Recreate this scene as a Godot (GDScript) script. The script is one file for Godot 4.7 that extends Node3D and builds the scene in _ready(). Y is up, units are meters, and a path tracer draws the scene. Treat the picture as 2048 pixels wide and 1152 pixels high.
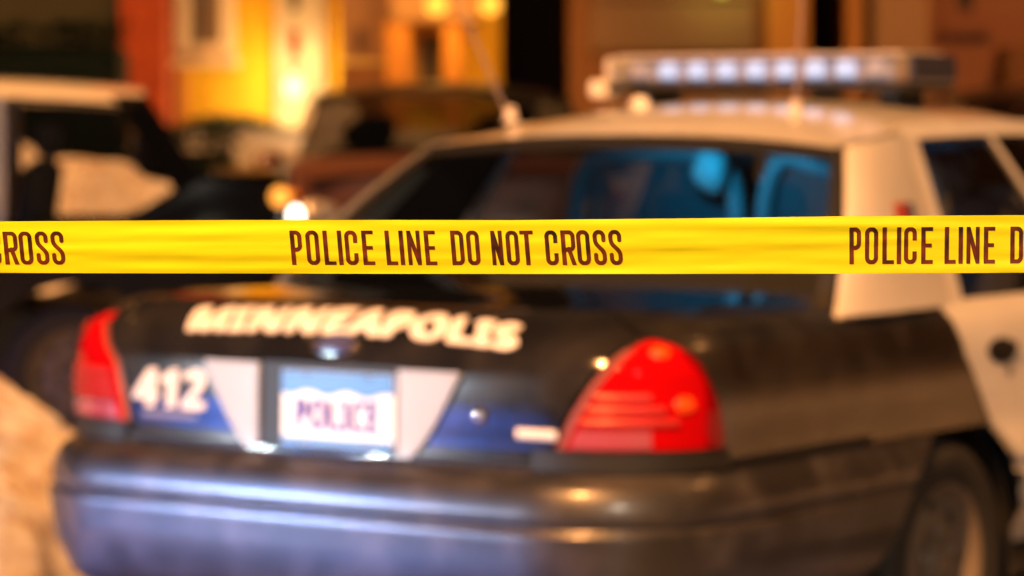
extends Node3D
# Night street: a strip of yellow barrier tape in sharp focus close to the lens, a parked squad car and houses behind it out of focus.

const EYE := 1.43           # camera height
const YAW := 34.5           # the squad car's heading, degrees right of the line of sight

var mats := {}
var used := {}
var font_bold: SystemFont

# ------------------------------------------------------------------ helpers

func lin(r: float, g: float, b: float) -> Color:
	return Color(r, g, b).linear_to_srgb()

func mat(called: String, c: Color, rough := 0.6, metal := 0.0, spec := 0.5) -> StandardMaterial3D:
	var m := StandardMaterial3D.new()
	m.resource_name = called
	m.albedo_color = c
	m.roughness = rough
	m.metallic = metal
	m.metallic_specular = spec
	mats[called] = m
	return m

func glow(called: String, c: Color, energy: float) -> StandardMaterial3D:
	var m := mat(called, Color(0.5, 0.5, 0.5), 0.4)
	m.emission_enabled = true
	m.emission = c
	m.emission_energy_multiplier = energy
	return m

func noise_tex(seed_: int, freq: float, a: Color, b: Color, size := 512, octaves := 4, lo := 0.3, hi := 0.7) -> NoiseTexture2D:
	var n := FastNoiseLite.new()
	n.seed = seed_
	n.frequency = freq
	n.fractal_octaves = octaves
	var t := NoiseTexture2D.new()
	t.width = size
	t.height = size
	t.seamless = true
	t.noise = n
	var g := Gradient.new()
	g.offsets = PackedFloat32Array([lo, hi])
	g.colors = PackedColorArray([a, b])
	t.color_ramp = g
	return t

func mottled(m: StandardMaterial3D, t: Texture2D, scale_: float) -> void:
	m.albedo_texture = t
	m.albedo_color = Color.WHITE
	m.uv1_triplanar = true
	m.uv1_scale = Vector3.ONE * scale_

func numbered(called: String) -> String:
	if not used.has(called):
		used[called] = 0
		return called
	used[called] += 1
	return "%s_%03d" % [called, used[called]]

func tag(o: Node3D, label: String, category: String, group := "", kind := "") -> void:
	if label: o.set_meta("label", label)
	if category: o.set_meta("category", category)
	if group: o.set_meta("group", group)
	if kind: o.set_meta("kind", kind)

func thing(called: String, label: String, category: String, at := Vector3.ZERO, turn := 0.0, group := "") -> Node3D:
	var o := Node3D.new()
	o.name = numbered(called)
	add_child(o, true)
	o.position = at
	o.rotation.y = turn
	tag(o, label, category, group)
	return o

func node(called: String, parent: Node3D, at := Vector3.ZERO) -> Node3D:
	var o := Node3D.new()
	o.name = called
	parent.add_child(o, true)
	o.position = at
	return o

func part(called: String, mesh: Mesh, m: Material, parent: Node3D = self, at := Vector3.ZERO) -> MeshInstance3D:
	var o := MeshInstance3D.new()
	o.name = numbered(called) if parent == self else called
	o.mesh = mesh
	o.material_override = m
	parent.add_child(o, true)
	o.position = at
	return o

func lst(a: float, b: float, n: int) -> Array:
	var r := []
	for i in n + 1: r.append(a + (b - a) * i / n)
	return r

func interp(x: float, tab: Array) -> float:
	if x <= tab[0][0]: return tab[0][1]
	for i in range(1, tab.size()):
		if x <= tab[i][0]:
			var t: float = (x - tab[i - 1][0]) / (tab[i][0] - tab[i - 1][0])
			return lerpf(tab[i - 1][1], tab[i][1], t)
	return tab[-1][1]

# a grid of points fn(u, v) as one smooth sheet
func sheet(st: SurfaceTool, fn: Callable, us: Array, vs: Array, base := 0) -> int:
	var n := us.size()
	for v in vs:
		for u in us:
			st.set_smooth_group(0)
			st.set_uv(Vector2(u, v))
			st.add_vertex(fn.call(u, v))
	for j in vs.size() - 1:
		for i in n - 1:
			var a := base + j * n + i
			st.add_index(a); st.add_index(a + n); st.add_index(a + 1)
			st.add_index(a + 1); st.add_index(a + n); st.add_index(a + n + 1)
	return base + n * vs.size()

func skin(fn: Callable, us: Array, vs: Array) -> ArrayMesh:
	var st := SurfaceTool.new()
	st.begin(Mesh.PRIMITIVE_TRIANGLES)
	sheet(st, fn, us, vs)
	st.generate_normals()
	return st.commit()

# a sheet with thickness: the outside, the inside and the rim
func slab(fn: Callable, us: Array, vs: Array, thick: float) -> ArrayMesh:
	var st := SurfaceTool.new()
	st.begin(Mesh.PRIMITIVE_TRIANGLES)
	var at := sheet(st, fn, us, vs)
	var e := 0.004
	var inner := func(u, v):
		var p: Vector3 = fn.call(u, v)
		var du: Vector3 = fn.call(u + e, v) - fn.call(u - e, v)
		var dv: Vector3 = fn.call(u, v + e) - fn.call(u, v - e)
		return p + du.cross(dv).normalized() * thick
	sheet(st, inner, us, vs, at)
	st.generate_normals()
	return st.commit()

func box(size: Vector3, bevel := 0.0) -> Mesh:
	if bevel <= 0.0:
		var b := BoxMesh.new()
		b.size = size
		return b
	# chamfered box
	var st := SurfaceTool.new()
	st.begin(Mesh.PRIMITIVE_TRIANGLES)
	var h := size * 0.5
	var pts := PackedVector3Array()
	for sx in [-1, 1]:
		for sy in [-1, 1]:
			for sz in [-1, 1]:
				pts.append(Vector3(sx * (h.x - bevel), sy * (h.y - bevel), sz * h.z))
				pts.append(Vector3(sx * (h.x - bevel), sy * h.y, sz * (h.z - bevel)))
				pts.append(Vector3(sx * h.x, sy * (h.y - bevel), sz * (h.z - bevel)))
	var shape := ConvexPolygonShape3D.new()
	# faces by hand: six sides, twelve edges, eight corners
	var id := func(sx, sy, sz, k): return (((sx + 1) / 2) * 4 + ((sy + 1) / 2) * 2 + (sz + 1) / 2) * 3 + k
	var quads := []
	for s in [-1, 1]:
		quads.append([id.call(-1, -1, s, 0), id.call(1, -1, s, 0), id.call(1, 1, s, 0), id.call(-1, 1, s, 0)])
		quads.append([id.call(-1, s, -1, 1), id.call(1, s, -1, 1), id.call(1, s, 1, 1), id.call(-1, s, 1, 1)])
		quads.append([id.call(s, -1, -1, 2), id.call(s, 1, -1, 2), id.call(s, 1, 1, 2), id.call(s, -1, 1, 2)])
		for t in [-1, 1]:
			quads.append([id.call(-1, s, t, 0), id.call(1, s, t, 0), id.call(1, s, t, 1), id.call(-1, s, t, 1)])
			quads.append([id.call(s, -1, t, 0), id.call(s, 1, t, 0), id.call(s, 1, t, 2), id.call(s, -1, t, 2)])
			quads.append([id.call(s, t, -1, 1), id.call(s, t, 1, 1), id.call(s, t, 1, 2), id.call(s, t, -1, 2)])
	var tri := func(a: Vector3, b: Vector3, c: Vector3):
		st.set_smooth_group(-1)
		if (b - a).cross(c - a).dot(a + b + c) > 0.0:
			st.add_vertex(a); st.add_vertex(c); st.add_vertex(b)
		else:
			st.add_vertex(a); st.add_vertex(b); st.add_vertex(c)
	for q in quads:
		tri.call(pts[q[0]], pts[q[1]], pts[q[2]])
		tri.call(pts[q[0]], pts[q[2]], pts[q[3]])
	for c in 8: tri.call(pts[c * 3], pts[c * 3 + 1], pts[c * 3 + 2])
	st.generate_normals()
	return st.commit()

func rod(a: Vector3, b: Vector3, r0: float, r1: float, sides := 10) -> ArrayMesh:
	var d := (b - a).normalized()
	var x := d.cross(Vector3(0.31, 0.2, 0.93)).normalized()
	var y := d.cross(x)
	var f := func(u, v):
		if v < 0.0: return a
		if v > 1.0: return b
		return a.lerp(b, v) + (x * cos(u * TAU) + y * sin(u * TAU)) * lerpf(r0, r1, v)
	return skin(f, lst(0, 1, sides), [-1.0, 0.0, 0.5, 1.0, 2.0])

# a tube along points
func tube(pts: Array, r: float, sides := 8) -> ArrayMesh:
	var f := func(u, v):
		var i := int(round(v))
		var a: Vector3 = pts[maxi(i - 1, 0)]
		var b: Vector3 = pts[mini(i + 1, pts.size() - 1)]
		var d := (b - a).normalized()
		var x := d.cross(Vector3(0.13, 0.2, 0.97)).normalized()
		return pts[i] + (x * cos(u * TAU) + d.cross(x) * sin(u * TAU)) * r
	return skin(f, lst(0, 1, sides), range(pts.size()))

# profile [[radius, along x], ...] turned about the x axis
func lathe(profile: Array, sides := 40) -> ArrayMesh:
	var f := func(u, v):
		var p: Array = profile[int(v)]
		return Vector3(p[1], p[0] * cos(u * TAU), p[0] * sin(u * TAU))
	return skin(f, lst(0, 1, sides), range(profile.size()))

func lumpy(rx: float, ry: float, rz: float, seed_: int, freq: float, amp: float, nu := 48, nv := 24) -> ArrayMesh:
	var n := FastNoiseLite.new()
	n.seed = seed_
	n.frequency = freq
	n.fractal_octaves = 4
	var f := func(u, v):
		var d := Vector3(sin(v * PI) * cos(u * TAU), cos(v * PI), sin(v * PI) * sin(u * TAU))
		var k := 1.0 + amp * n.get_noise_3d(d.x * rx, d.y * ry, d.z * rz)
		return Vector3(d.x * rx, d.y * ry, d.z * rz) * k
	return skin(f, lst(0, 1, nu), lst(0.001, 0.999, nv))

# lettering as thin solid shapes, each vertex sent through place(x, y, z) with x, y in metres about the text's centre
func letters(text: String, height: float, place: Callable, depth := 0.003, stretch := 1.0, embolden := 0.0) -> ArrayMesh:
	var tm := TextMesh.new()
	tm.text = text
	tm.font = font_bold
	tm.font_size = 100
	tm.pixel_size = 0.01
	tm.depth = 0.05
	tm.curve_step = 2.0
	var arr := tm.surface_get_arrays(0)
	var vs: PackedVector3Array = arr[Mesh.ARRAY_VERTEX]
	var ix: PackedInt32Array = arr[Mesh.ARRAY_INDEX]
	var lo := Vector3(1e9, 1e9, 1e9)
	var hi := -lo
	for p in vs:
		lo = lo.min(p)
		hi = hi.max(p)
	var k := height / (hi.y - lo.y)
	var c := (lo + hi) * 0.5
	var st := SurfaceTool.new()
	st.begin(Mesh.PRIMITIVE_TRIANGLES)
	var stack := []
	var shifts := [Vector2.ZERO]
	if embolden > 0.0:
		shifts = [Vector2.ZERO, Vector2(embolden, embolden * 0.4), Vector2(-embolden, -embolden * 0.4)]
	for n in shifts.size():
		for i in range(0, ix.size(), 3):
			var q := []
			for j in 3:
				var p := vs[ix[i + j]]
				q.append(Vector3((p.x - c.x) * k * stretch + shifts[n].x, (p.y - c.y) * k + shifts[n].y, (depth + 0.0004 * n) if p.z > c.z else 0.0))
			stack.append(q)
	while stack:
		var q: Array = stack.pop_back()
		var far := 0
		for j in 3:
			if q[j].distance_to(q[(j + 1) % 3]) > q[far].distance_to(q[(far + 1) % 3]): far = j
		var a: Vector3 = q[far]
		var b: Vector3 = q[(far + 1) % 3]
		var o: Vector3 = q[(far + 2) % 3]
		if a.distance_to(b) > 0.012:
			stack.append([a, (a + b) * 0.5, o])
			stack.append([(a + b) * 0.5, b, o])
			continue
		for p in [a, b, o]:
			st.set_smooth_group(-1)
			st.add_vertex(place.call(p.x, p.y, p.z))
	st.generate_normals()
	return st.commit()

# ------------------------------------------------------------------ the squad car's body, in its own metres: x right, y up, f forward of the rear panel

const HALF := 0.93
const ROUND := 0.30
const REAR := [[0.28, -0.03], [0.33, 0.05], [0.42, 0.085], [0.525, 0.095], [0.534, 0.093], [0.540, 0.078], [0.548, 0.078], [0.556, 0.088], [0.60, 0.082], [0.635, 0.066], [0.65, 0.03], [0.66, -0.012], [0.70, -0.014], [0.78, -0.0145], [0.82, -0.0150], [0.86, -0.0165], [0.89, -0.0195], [0.915, -0.033], [0.94, -0.055], [0.96, -0.085], [0.985, -0.135], [1.0, -0.19], [1.008, -0.26]]
const SIDE := [[0.28, -0.07], [0.33, -0.03], [0.42, 0.03], [0.525, 0.045], [0.534, 0.045], [0.540, 0.033], [0.548, 0.033], [0.556, 0.040], [0.60, 0.036], [0.64, 0.012], [0.65, 0.002], [0.70, 0.0], [0.80, 0.0], [0.88, -0.012], [0.93, -0.03], [0.96, -0.055], [0.985, -0.09], [1.0, -0.14], [1.008, -0.2]]

func V(x: float, y: float, f: float) -> Vector3:
	return Vector3(x, y, -f)

# a runs along the body from the middle of the rear round the right corner; left is negative
func plan(a: float) -> Array:
	var s := signf(a)
	a = absf(a)
	var x: float
	var f: float
	var nx: float
	var nf: float
	var flat := HALF - ROUND
	if a < flat:
		x = a; f = 0.0; nx = 0.0; nf = -1.0
	elif a < flat + ROUND * PI / 2:
		var t := (a - flat) / ROUND
		x = flat + ROUND * sin(t); f = ROUND * (1.0 - cos(t)); nx = sin(t); nf = -cos(t)
	else:
		x = HALF; f = ROUND + a - (flat + ROUND * PI / 2); nx = 1.0; nf = 0.0
	return [s * x, f + 0.035 * pow(x / HALF, 2.0), s * nx, nf]

func hull(a: float, y: float, off := 0.0) -> Vector3:
	var p := plan(a)
	var k: float = p[2] * p[2]
	var d := interp(y, REAR) * (1.0 - k) + interp(y, SIDE) * k + off
	var f: float = p[1] + p[3] * d
	var x: float = p[0] + p[2] * d
	# the body narrows and the belt falls towards the nose
	var over := maxf(f - 3.6, 0.0)
	if over > 0.0:
		x *= 1.0 - 0.022 * over * over
		y = 0.28 + (y - 0.28) * (1.0 - 0.085 * over)
	return V(x, y, f)

func arch(y: float, at: float, way: float) -> float:   # the wheel opening's edge before or behind the axle
	var k := clampf((y - 0.30) / 0.365, -0.35, 1.0)
	return at + way * 0.375 * sqrt(maxf(0.0, 1.0 - k * k))

const A0 := 0.766           # a - f along the straight side
const AXLE_R := 1.42
const AXLE_F := 4.31
const TAIL_OUT_R := [[0.68, 1.066], [0.76, 1.059], [0.85, 1.028], [0.905, 1.0], [0.928, 0.975], [0.943, 0.945], [0.951, 0.91], [0.954, 0.885], [1.0, 0.80]]
const TAIL_IN_R := [[0.68, 0.640], [0.785, 0.688], [0.857, 0.735], [0.90, 0.772], [0.928, 0.805], [0.943, 0.838], [0.951, 0.868], [0.954, 0.884], [1.0, 0.80]]
const TAIL_OUT_L := [[0.68, 1.066], [0.76, 1.059], [0.85, 1.028], [0.925, 0.975], [0.95, 0.90], [0.969, 0.785], [1.0, 0.78]]
const TAIL_IN_L := [[0.68, 0.580], [0.785, 0.602], [0.857, 0.625], [0.92, 0.69], [0.95, 0.745], [0.969, 0.775], [1.0, 0.775]]

func tail_in(y: float, s: float) -> float: return interp(y, TAIL_IN_R if s > 0.0 else TAIL_IN_L)
func tail_out(y: float, s: float) -> float: return interp(y, TAIL_OUT_R if s > 0.0 else TAIL_OUT_L)

const DOOR_EDGE := [[0.28, 2.44], [0.5, 2.535], [0.64, 2.43], [0.75, 2.345], [0.845, 2.275], [0.96, 2.24], [1.0, 2.235]]
const ROOF_MID := [[1.36, 1.405], [1.48, 1.438], [1.62, 1.468], [1.8, 1.492], [2.1, 1.510], [2.5, 1.505], [2.8, 1.46], [2.98, 1.425]]
const ROOF_EDGE := [[1.36, 1.372], [1.48, 1.39], [1.62, 1.405], [1.8, 1.42], [2.1, 1.435], [2.5, 1.432], [2.8, 1.41], [2.98, 1.385]]

func squad_car() -> void:
	var car := thing("police_car", "black police sedan with white roof and doors, seen from its right rear corner", "police car", Vector3(-0.4586, 0, -7.4139), deg_to_rad(-YAW))
	var black: Material = mats.black_paint
	var white: Material = mats.white_paint
	var ys_low := [0.28, 0.30, 0.33, 0.37, 0.42, 0.47, 0.51, 0.525, 0.534, 0.540, 0.548, 0.556, 0.575, 0.60, 0.62, 0.635, 0.645, 0.652, 0.657]
	var ys_up := [0.664, 0.68, 0.70, 0.73, 0.76, 0.80, 0.84, 0.87, 0.89, 0.905, 0.915, 0.93, 0.94, 0.95, 0.96, 0.972, 0.985, 0.993, 1.0, 1.005, 1.008]
	# rear bumper round to both wheel openings
	part("rear_bumper", slab(func(u, v):
		var y: float = clampf(v, 0.28, 0.6585)
		var m := arch(y, AXLE_R, -1.0) + A0 - 0.004
		return hull(u * m, y, 0.0), lst(-1, 1, 140), ys_low, -0.02), mats.bumper_paint, car)
	# black strip in the joint between bumper and body
	part("bumper_gap_strip", skin(func(u, v): return hull(u * 1.75, v, -0.012 if v < 0.66 else 0.0035), lst(-1, 1, 120), [0.645, 0.655, 0.665, 0.682]), mats.rubber, car)
	# trunk lid: rear face, rolled lip and deck
	part("trunk_lid", slab(func(u, v):
		var y: float = v
		return hull(u * (lerpf(tail_in(y, -1.0), tail_in(y, 1.0), smoothstep(-0.6, 0.6, u)) - 0.012), y), lst(-1, 1, 60), ys_up.slice(1), -0.015), mats.filmed_paint, car)
	part("trunk_deck", slab(func(u, v):
		var x: float = u * 0.742
		var f: float = lerpf(0.245 + 0.06 * u * u, 1.12, v)
		return V(x, 1.0095 + 0.016 * (1.0 - u * u) * smoothstep(0.0, 0.4, v), f), lst(-1, 1, 24), lst(0, 1, 16), -0.01), black, car)
	for s in [-1.0, 1.0]:
		part("quarter_panel", slab(func(u, v):
			var y: float = v
			var a := lerpf(tail_out(y, s) + 0.004, interp(y, DOOR_EDGE) - 0.005, u)
			return hull(s * a, y), lst(0, 1, 60), ys_up, -0.012 * s), mats.flank_paint, car)
		tail_lamp(car, s)
		# reverse-side chrome trim beside the plate: upright and rounded at its lower outer corner
		part("plate_trim", slab(func(u, v):
			var y: float = v
			var wide := 0.165 * pow(clampf((y - 0.655) / 0.21, 0.02, 1.0), 0.62)
			return hull(0.03 + s * (0.205 + u * wide), y, 0.011), lst(0, 1, 10), lst(0.672, 0.872, 18), 0.01 * -s), mats.silver_trim, car)
		side_of_car(car, s)
		wheel(car, Vector3(s * 0.925, 0.315, -AXLE_R), s)
		wheel(car, Vector3(s * 0.925, 0.315, -AXLE_F), s)
	plate(car)
	# lettering on the trunk
	part("city_lettering", letters("MINNEAPOLIS", 0.050, func(x, y, z):
		var lift: float = y + 0.970 - 0.020 * pow(x / 0.5, 2.0) * (1.0 if x > 0.0 else 0.5)
		return hull(0.035 + x - 0.75 * y, lift, 0.004 + z), 0.002, 2.1, 0.006), mats.white_vinyl, car)
	part("unit_number", letters("412", 0.092, func(x, y, z): return hull(-0.458 + x + 0.08 * y, 0.797 + y, 0.003 + z), 0.002, 1.1, 0.005), mats.white_vinyl, car)
	part("small_print", skin(func(u, v): return hull(-0.46 + u * 0.09, 0.732 + v * 0.006, 0.0035), lst(-1, 1, 8), [-1.0, 1.0]), mats.grey_vinyl, car)
	part("trunk_badge", skin(func(u, v):
		var q := Vector2(cos(u * TAU), sin(u * TAU)) * sin(v * PI / 2)
		return hull(0.035 + q.x * 0.062, 0.922 + q.y * 0.019, 0.004 + 0.008 * cos(v * PI / 2)), lst(0, 1, 28), lst(0.02, 1, 6)), mats.badge_blue, car)
	part("badge_rim", skin(func(u, v):
		var q := Vector2(cos(u * TAU), sin(u * TAU))
		return hull(0.035 + q.x * (0.064 + 0.005 * cos(v * TAU)), 0.922 + q.y * (0.021 + 0.005 * cos(v * TAU)), 0.006 + 0.005 * sin(v * TAU)), lst(0, 1, 28), lst(0, 1, 6)), mats.chrome, car)
	part("model_strip", slab(func(u, v): return hull(0.605 + u * 0.052, 0.742 + v * 0.011, 0.008 - 0.004 * v * v), lst(-1, 1, 6), lst(-1, 1, 4), -0.006), mats.white_vinyl, car)  # the badge's bright reflection is put into its white colour
	part("added_molding", slab(func(u, v): return hull(lerpf(-0.56, 0.60, u), 0.671 + 0.007 * v, 0.006 - 0.004 * v * v), lst(0, 1, 30), lst(-1, 1, 4), -0.004), mats.black_paint, car)  # added strip, there to catch a streak of reflected light
	var lock := part("trunk_lock", lathe([[0.0, 0.012], [0.012, 0.012], [0.016, 0.008], [0.017, 0.0]], 20), mats.chrome, car, hull(0.455, 0.775, 0.0))
	lock.rotation.y = -PI / 2
	greenhouse(car)
	nose(car)
	cabin(car)
	light_bar(car)
	# black underside and the inside of the trunk
	part("underbody", box(Vector3(1.40, 0.30, 4.5), 0.02), mats.rubber, car, V(0, 0.40, 2.62))
	part("trunk_lining", box(Vector3(1.42, 0.30, 0.62), 0.02), mats.rubber, car, V(0, 0.72, 0.72))
	part("muffler", rod(V(-0.5, 0.26, 0.12), V(-0.5, 0.27, 0.9), 0.03, 0.06), mats.steel, car)

func tail_lamp(car: Node3D, s: float) -> void:
	var t := node("tail_lamp", car)
	var top := 0.9535 if s > 0.0 else 0.968
	var ys := []
	for k in 25: ys.append(0.712 + (top - 0.712) * sin(PI / 2 * k / 24.0))
	part("housing", skin(func(u, v):
		return hull(s * lerpf(tail_in(v, s), tail_out(v, s), u), v, -0.004), lst(0, 1, 20), [0.684] + ys), mats.rubber, t)
	part("lamp_sill", slab(func(u, v):
		return hull(s * lerpf(0.60, 1.075, u), v, 0.012 - 0.004 * u), lst(0, 1, 20), [0.662, 0.67, 0.69, 0.708], -0.008 * s), mats.rubber, t)
	part("red_lens", skin(func(u, v):
		var bulge: float = 0.012 * sqrt(maxf(0.0, 1.0 - pow(2.0 * u - 1.0, 6.0)))
		return hull(s * lerpf(tail_in(v, s) + 0.010, tail_out(v, s) - 0.004, u), v, bulge - 0.001), lst(0, 1, 28), ys), mats.red_lens, t)
	# the paler reversing lamp and the ribs across the inner half
	part("reverse_lens", skin(func(u, v):
		return hull(s * lerpf(tail_in(v, s) + 0.035, 0.90 - 0.04 * v, u), v, 0.0135), lst(0, 1, 16), [0.716, 0.724, 0.736, 0.748, 0.756]), mats.reverse_lens, t)
	for k in 3:
		var y0: float = [0.772, 0.800, 0.828][k]
		part("lens_rib", skin(func(u, v):
			return hull(s * lerpf(tail_in(y0, s) + 0.035, 0.93 - 0.03 * k, u), y0 + v * 0.010, 0.0135 + 0.005 * (1.0 - v * v)), lst(0, 1, 16), lst(-1, 1, 6)), mats.pale_rib, t)
	# shade on the outer edge and two lamp highlights, put in as coloured skins
	part("lens_edge_shade", skin(func(u, v):
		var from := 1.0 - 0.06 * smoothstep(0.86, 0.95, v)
		return hull(s * lerpf(minf(from, tail_out(v, s) - 0.01), tail_out(v, s) - 0.004, u), v, 0.0125 - 0.006 * u * u * u), lst(0, 1, 10), ys.slice(0, 18)), mats.shade_red, t)
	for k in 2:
		part("lens_highlight", skin(func(u, v):
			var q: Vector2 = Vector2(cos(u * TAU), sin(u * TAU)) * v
			return hull(s * ([0.898, 0.945][k] + q.x * 0.024), [0.928, 0.812][k] + q.y * [0.013, 0.018][k], 0.0150 + 0.004 * (1.0 - v * v)), lst(0, 1, 20), [0.05, 0.4, 0.8, 1.0]), mats.highlight_orange, t)
	part("lens_edge", skin(func(u, v):
		return hull(s * (tail_in(v, s) + 0.002 + u * (0.022 if s > 0.0 else 0.008)), v, 0.004 + 0.0095 * u), [0.0, 0.4, 0.8, 1.0], ys.slice(0, 19)), mats.lens_rim, t)

func plate(car: Node3D) -> void:
	var t := node("license_plate", car)
	var at := func(x, y, z): return hull(0.062 + x, 0.772 + y, 0.006 + z)
	part("plate_recess", skin(func(u, v): return hull(0.03 + u * 0.205, 0.768 + v * 0.108, 0.002), lst(-1, 1, 6), [-1.0, 1.0]), mats.rubber, t)
	part("plate_sheet", slab(func(u, v): return at.call(u * 0.163, v * 0.0865, 0.004), lst(-1, 1, 8), [-1.0, 1.0], -0.003), mats.plate_white, t)
	part("blue_band", skin(func(u, v): return at.call(u * 0.1625, lerpf(0.036 + 0.006 * sin(u * 9.0), 0.086, v), 0.0055), lst(-1, 1, 24), [0.0, 1.0]), mats.plate_blue, t)
	part("lower_band", skin(func(u, v): return at.call(u * 0.1625, lerpf(-0.086, -0.067, v), 0.0055), lst(-1, 1, 8), [0.0, 1.0]), mats.plate_blue_pale, t)
	part("plate_lettering", letters("POLICE", 0.074, func(x, y, z): return at.call(x, y - 0.014, 0.0055 + z), 0.002, 0.72, 0.002), mats.plate_ink, t)
	for x in [-0.09, 0.09]:
		for y in [-0.078, 0.078]:
			var b := part("bolt", lathe([[0.0, 0.005], [0.005, 0.004], [0.006, 0.0]], 10), mats.chrome, t, at.call(x, y, 0.004))
			b.rotation.y = -PI / 2

func side_of_car(car: Node3D, s: float) -> void:
	var white: Material = mats.white_paint
	var ys := [0.33, 0.37, 0.42, 0.47, 0.51, 0.525, 0.534, 0.540, 0.548, 0.556, 0.58, 0.62, 0.66, 0.72, 0.78, 0.84, 0.88, 0.91, 0.93, 0.95, 0.965, 0.98]
	var door := node("rear_door", car)
	part("door_skin", slab(func(u, v):
		var a0 := maxf(interp(v, DOOR_EDGE), (arch(v, AXLE_R, 1.0) + A0 + 0.01) if v < 0.66 else 0.0)
		return hull(s * lerpf(a0, 2.65 + A0, u), v), lst(0, 1, 30), ys, -0.012 * s), white, door)
	handle(door, s, 1.715)
	var fd := node("front_door", car)
	part("door_skin", slab(func(u, v): return hull(s * (lerpf(2.657, 3.74, u) + A0), v), lst(0, 1, 24), ys, -0.012 * s), white, fd)
	handle(fd, s, 2.82)
	var mir := part("mirror", lumpy(0.09, 0.06, 0.06, 3, 1.0, 0.0, 20, 12), mats.black_paint, fd, V(s * 0.99, 1.03, 3.42))
	mir.rotation.y = 0.2 * s
	part("front_fender", slab(func(u, v):
		var y := lerpf(0.33, 1.0, v)
		var f := lerpf(3.745, 4.86, u)
		var low := 0.33
		var q: float = (f - AXLE_F) / 0.375
		if absf(q) < 1.0: low = 0.30 + 0.365 * sqrt(1.0 - q * q)
		y = lerpf(maxf(low, 0.33), 1.0, v)
		return hull(s * (f + A0), y), lst(0, 1, 64), lst(0, 1, 20), -0.012 * s), mats.black_paint, car)
	part("rocker_panel", slab(func(u, v): return hull(s * (lerpf(1.80, 3.93, u) + A0), lerpf(0.22, 0.325, v), -0.01 - 0.02 * (1.0 - v)), lst(0, 1, 20), lst(0, 1, 4), -0.01 * s), mats.black_paint, car)
	# wheel housings
	for axle in [AXLE_R, AXLE_F]:
		part("wheel_housing", skin(func(u, v):
			var t: float = lerpf(-0.25, PI + 0.25, u)
			if v > 1.5: return V(s * 0.60, 0.30, axle)
			return V(s * lerpf(0.915, 0.60, minf(v, 1.0)), 0.305 + 0.375 * sin(t), axle + 0.385 * cos(t)), lst(0, 1, 28), [0.0, 0.5, 1.0, 2.0]), mats.rubber, car)
	# pillar behind the rear door
	part("rear_pillar", slab(func(u, v): return pillar_at(s, u, v), lst(0, 1, 20), lst(0, 1, 16), -0.02 * s), white, car)
	part("door_frame", slab(func(u, v):
		var p := V(s * lerpf(0.862, 0.640, v), lerpf(0.968, 1.408, v), lerpf(1.552, 1.706, v) + 0.01 * sin(v * PI))
		return p + V(s * -0.004 * u, 0, 0.072 * u), lst(0, 1, 4), lst(0, 1, 14), -0.02 * s), white, door)
	part("window_rail", slab(func(u, v): return V(s * lerpf(0.645, 0.625, u), lerpf(1.392, 1.432, u) + 0.012 * sin((v - 1.70) / 1.2 * PI) - 0.03 * smoothstep(2.6, 2.95, v), v), lst(0, 1, 4), lst(1.70, 2.95, 24), 0.02 * s), white, car)
	var side_at := func(y, f): return V(s * lerpf(0.842, 0.637, (y - 0.97) / 0.43), y, f)
	part("window_divider", slab(func(u, v):
		var y := lerpf(0.97, 1.41, v)
		return side_at.call(y, lerpf(2.43, 2.19, v) + u * 0.035) + V(s * 0.006, 0, 0), [0.0, 0.5, 1.0], lst(0, 1, 10), -0.01 * s), white, door)
	part("centre_pillar", slab(func(u, v):
		var y := lerpf(0.97, 1.415, v)
		return side_at.call(y, lerpf(2.62, 2.56, v) + u * 0.09) + V(s * 0.006, 0, 0), [0.0, 0.5, 1.0], lst(0, 1, 10), -0.02 * s), mats.rubber, car)
	part("side_window", skin(func(u, v):
		var y := lerpf(0.972, 1.405, v)
		return side_at.call(y, lerpf(lerpf(1.61, 1.765, v), lerpf(2.63, 2.57, v), u)), lst(0, 1, 10), lst(0, 1, 8)), mats.car_glass, door)
	part("side_window", skin(func(u, v):
		var y := lerpf(0.972, 1.405, v)
		return side_at.call(y, lerpf(lerpf(2.70, 2.64, v), lerpf(3.55, 2.93, v), u)), lst(0, 1, 10), lst(0, 1, 8)), mats.dark_glass, fd)
	part("windshield_pillar", slab(func(u, v):
		var p := V(s * 0.80, 0.97, 3.66).lerp(V(s * 0.605, 1.395, 2.92), v)
		return p + V(s * 0.03 * (1.0 - u), 0.0, 0.03 - 0.1 * (1.0 - u)), [0.0, 0.5, 1.0], lst(0, 1, 10), -0.02 * s), white, car)

func pillar_at(s: float, u: float, v: float) -> Vector3:
	var g0 := V(s * 0.880, 0.972, 0.91).lerp(V(s * 0.655, 1.377, 1.357), v) + V(s * 0.03, 0, -0.03) * sin(v * PI)
	var c0 := V(s * 0.922, 0.972, 1.02).lerp(V(s * 0.685, 1.385, 1.40), v) + V(s * 0.03, 0, -0.03) * sin(v * PI)
	var e0 := V(s * 0.862, 0.968, 1.545).lerp(V(s * 0.640, 1.408, 1.70), v)
	return g0.lerp(c0, u).lerp(c0.lerp(e0, u), u)

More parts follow.
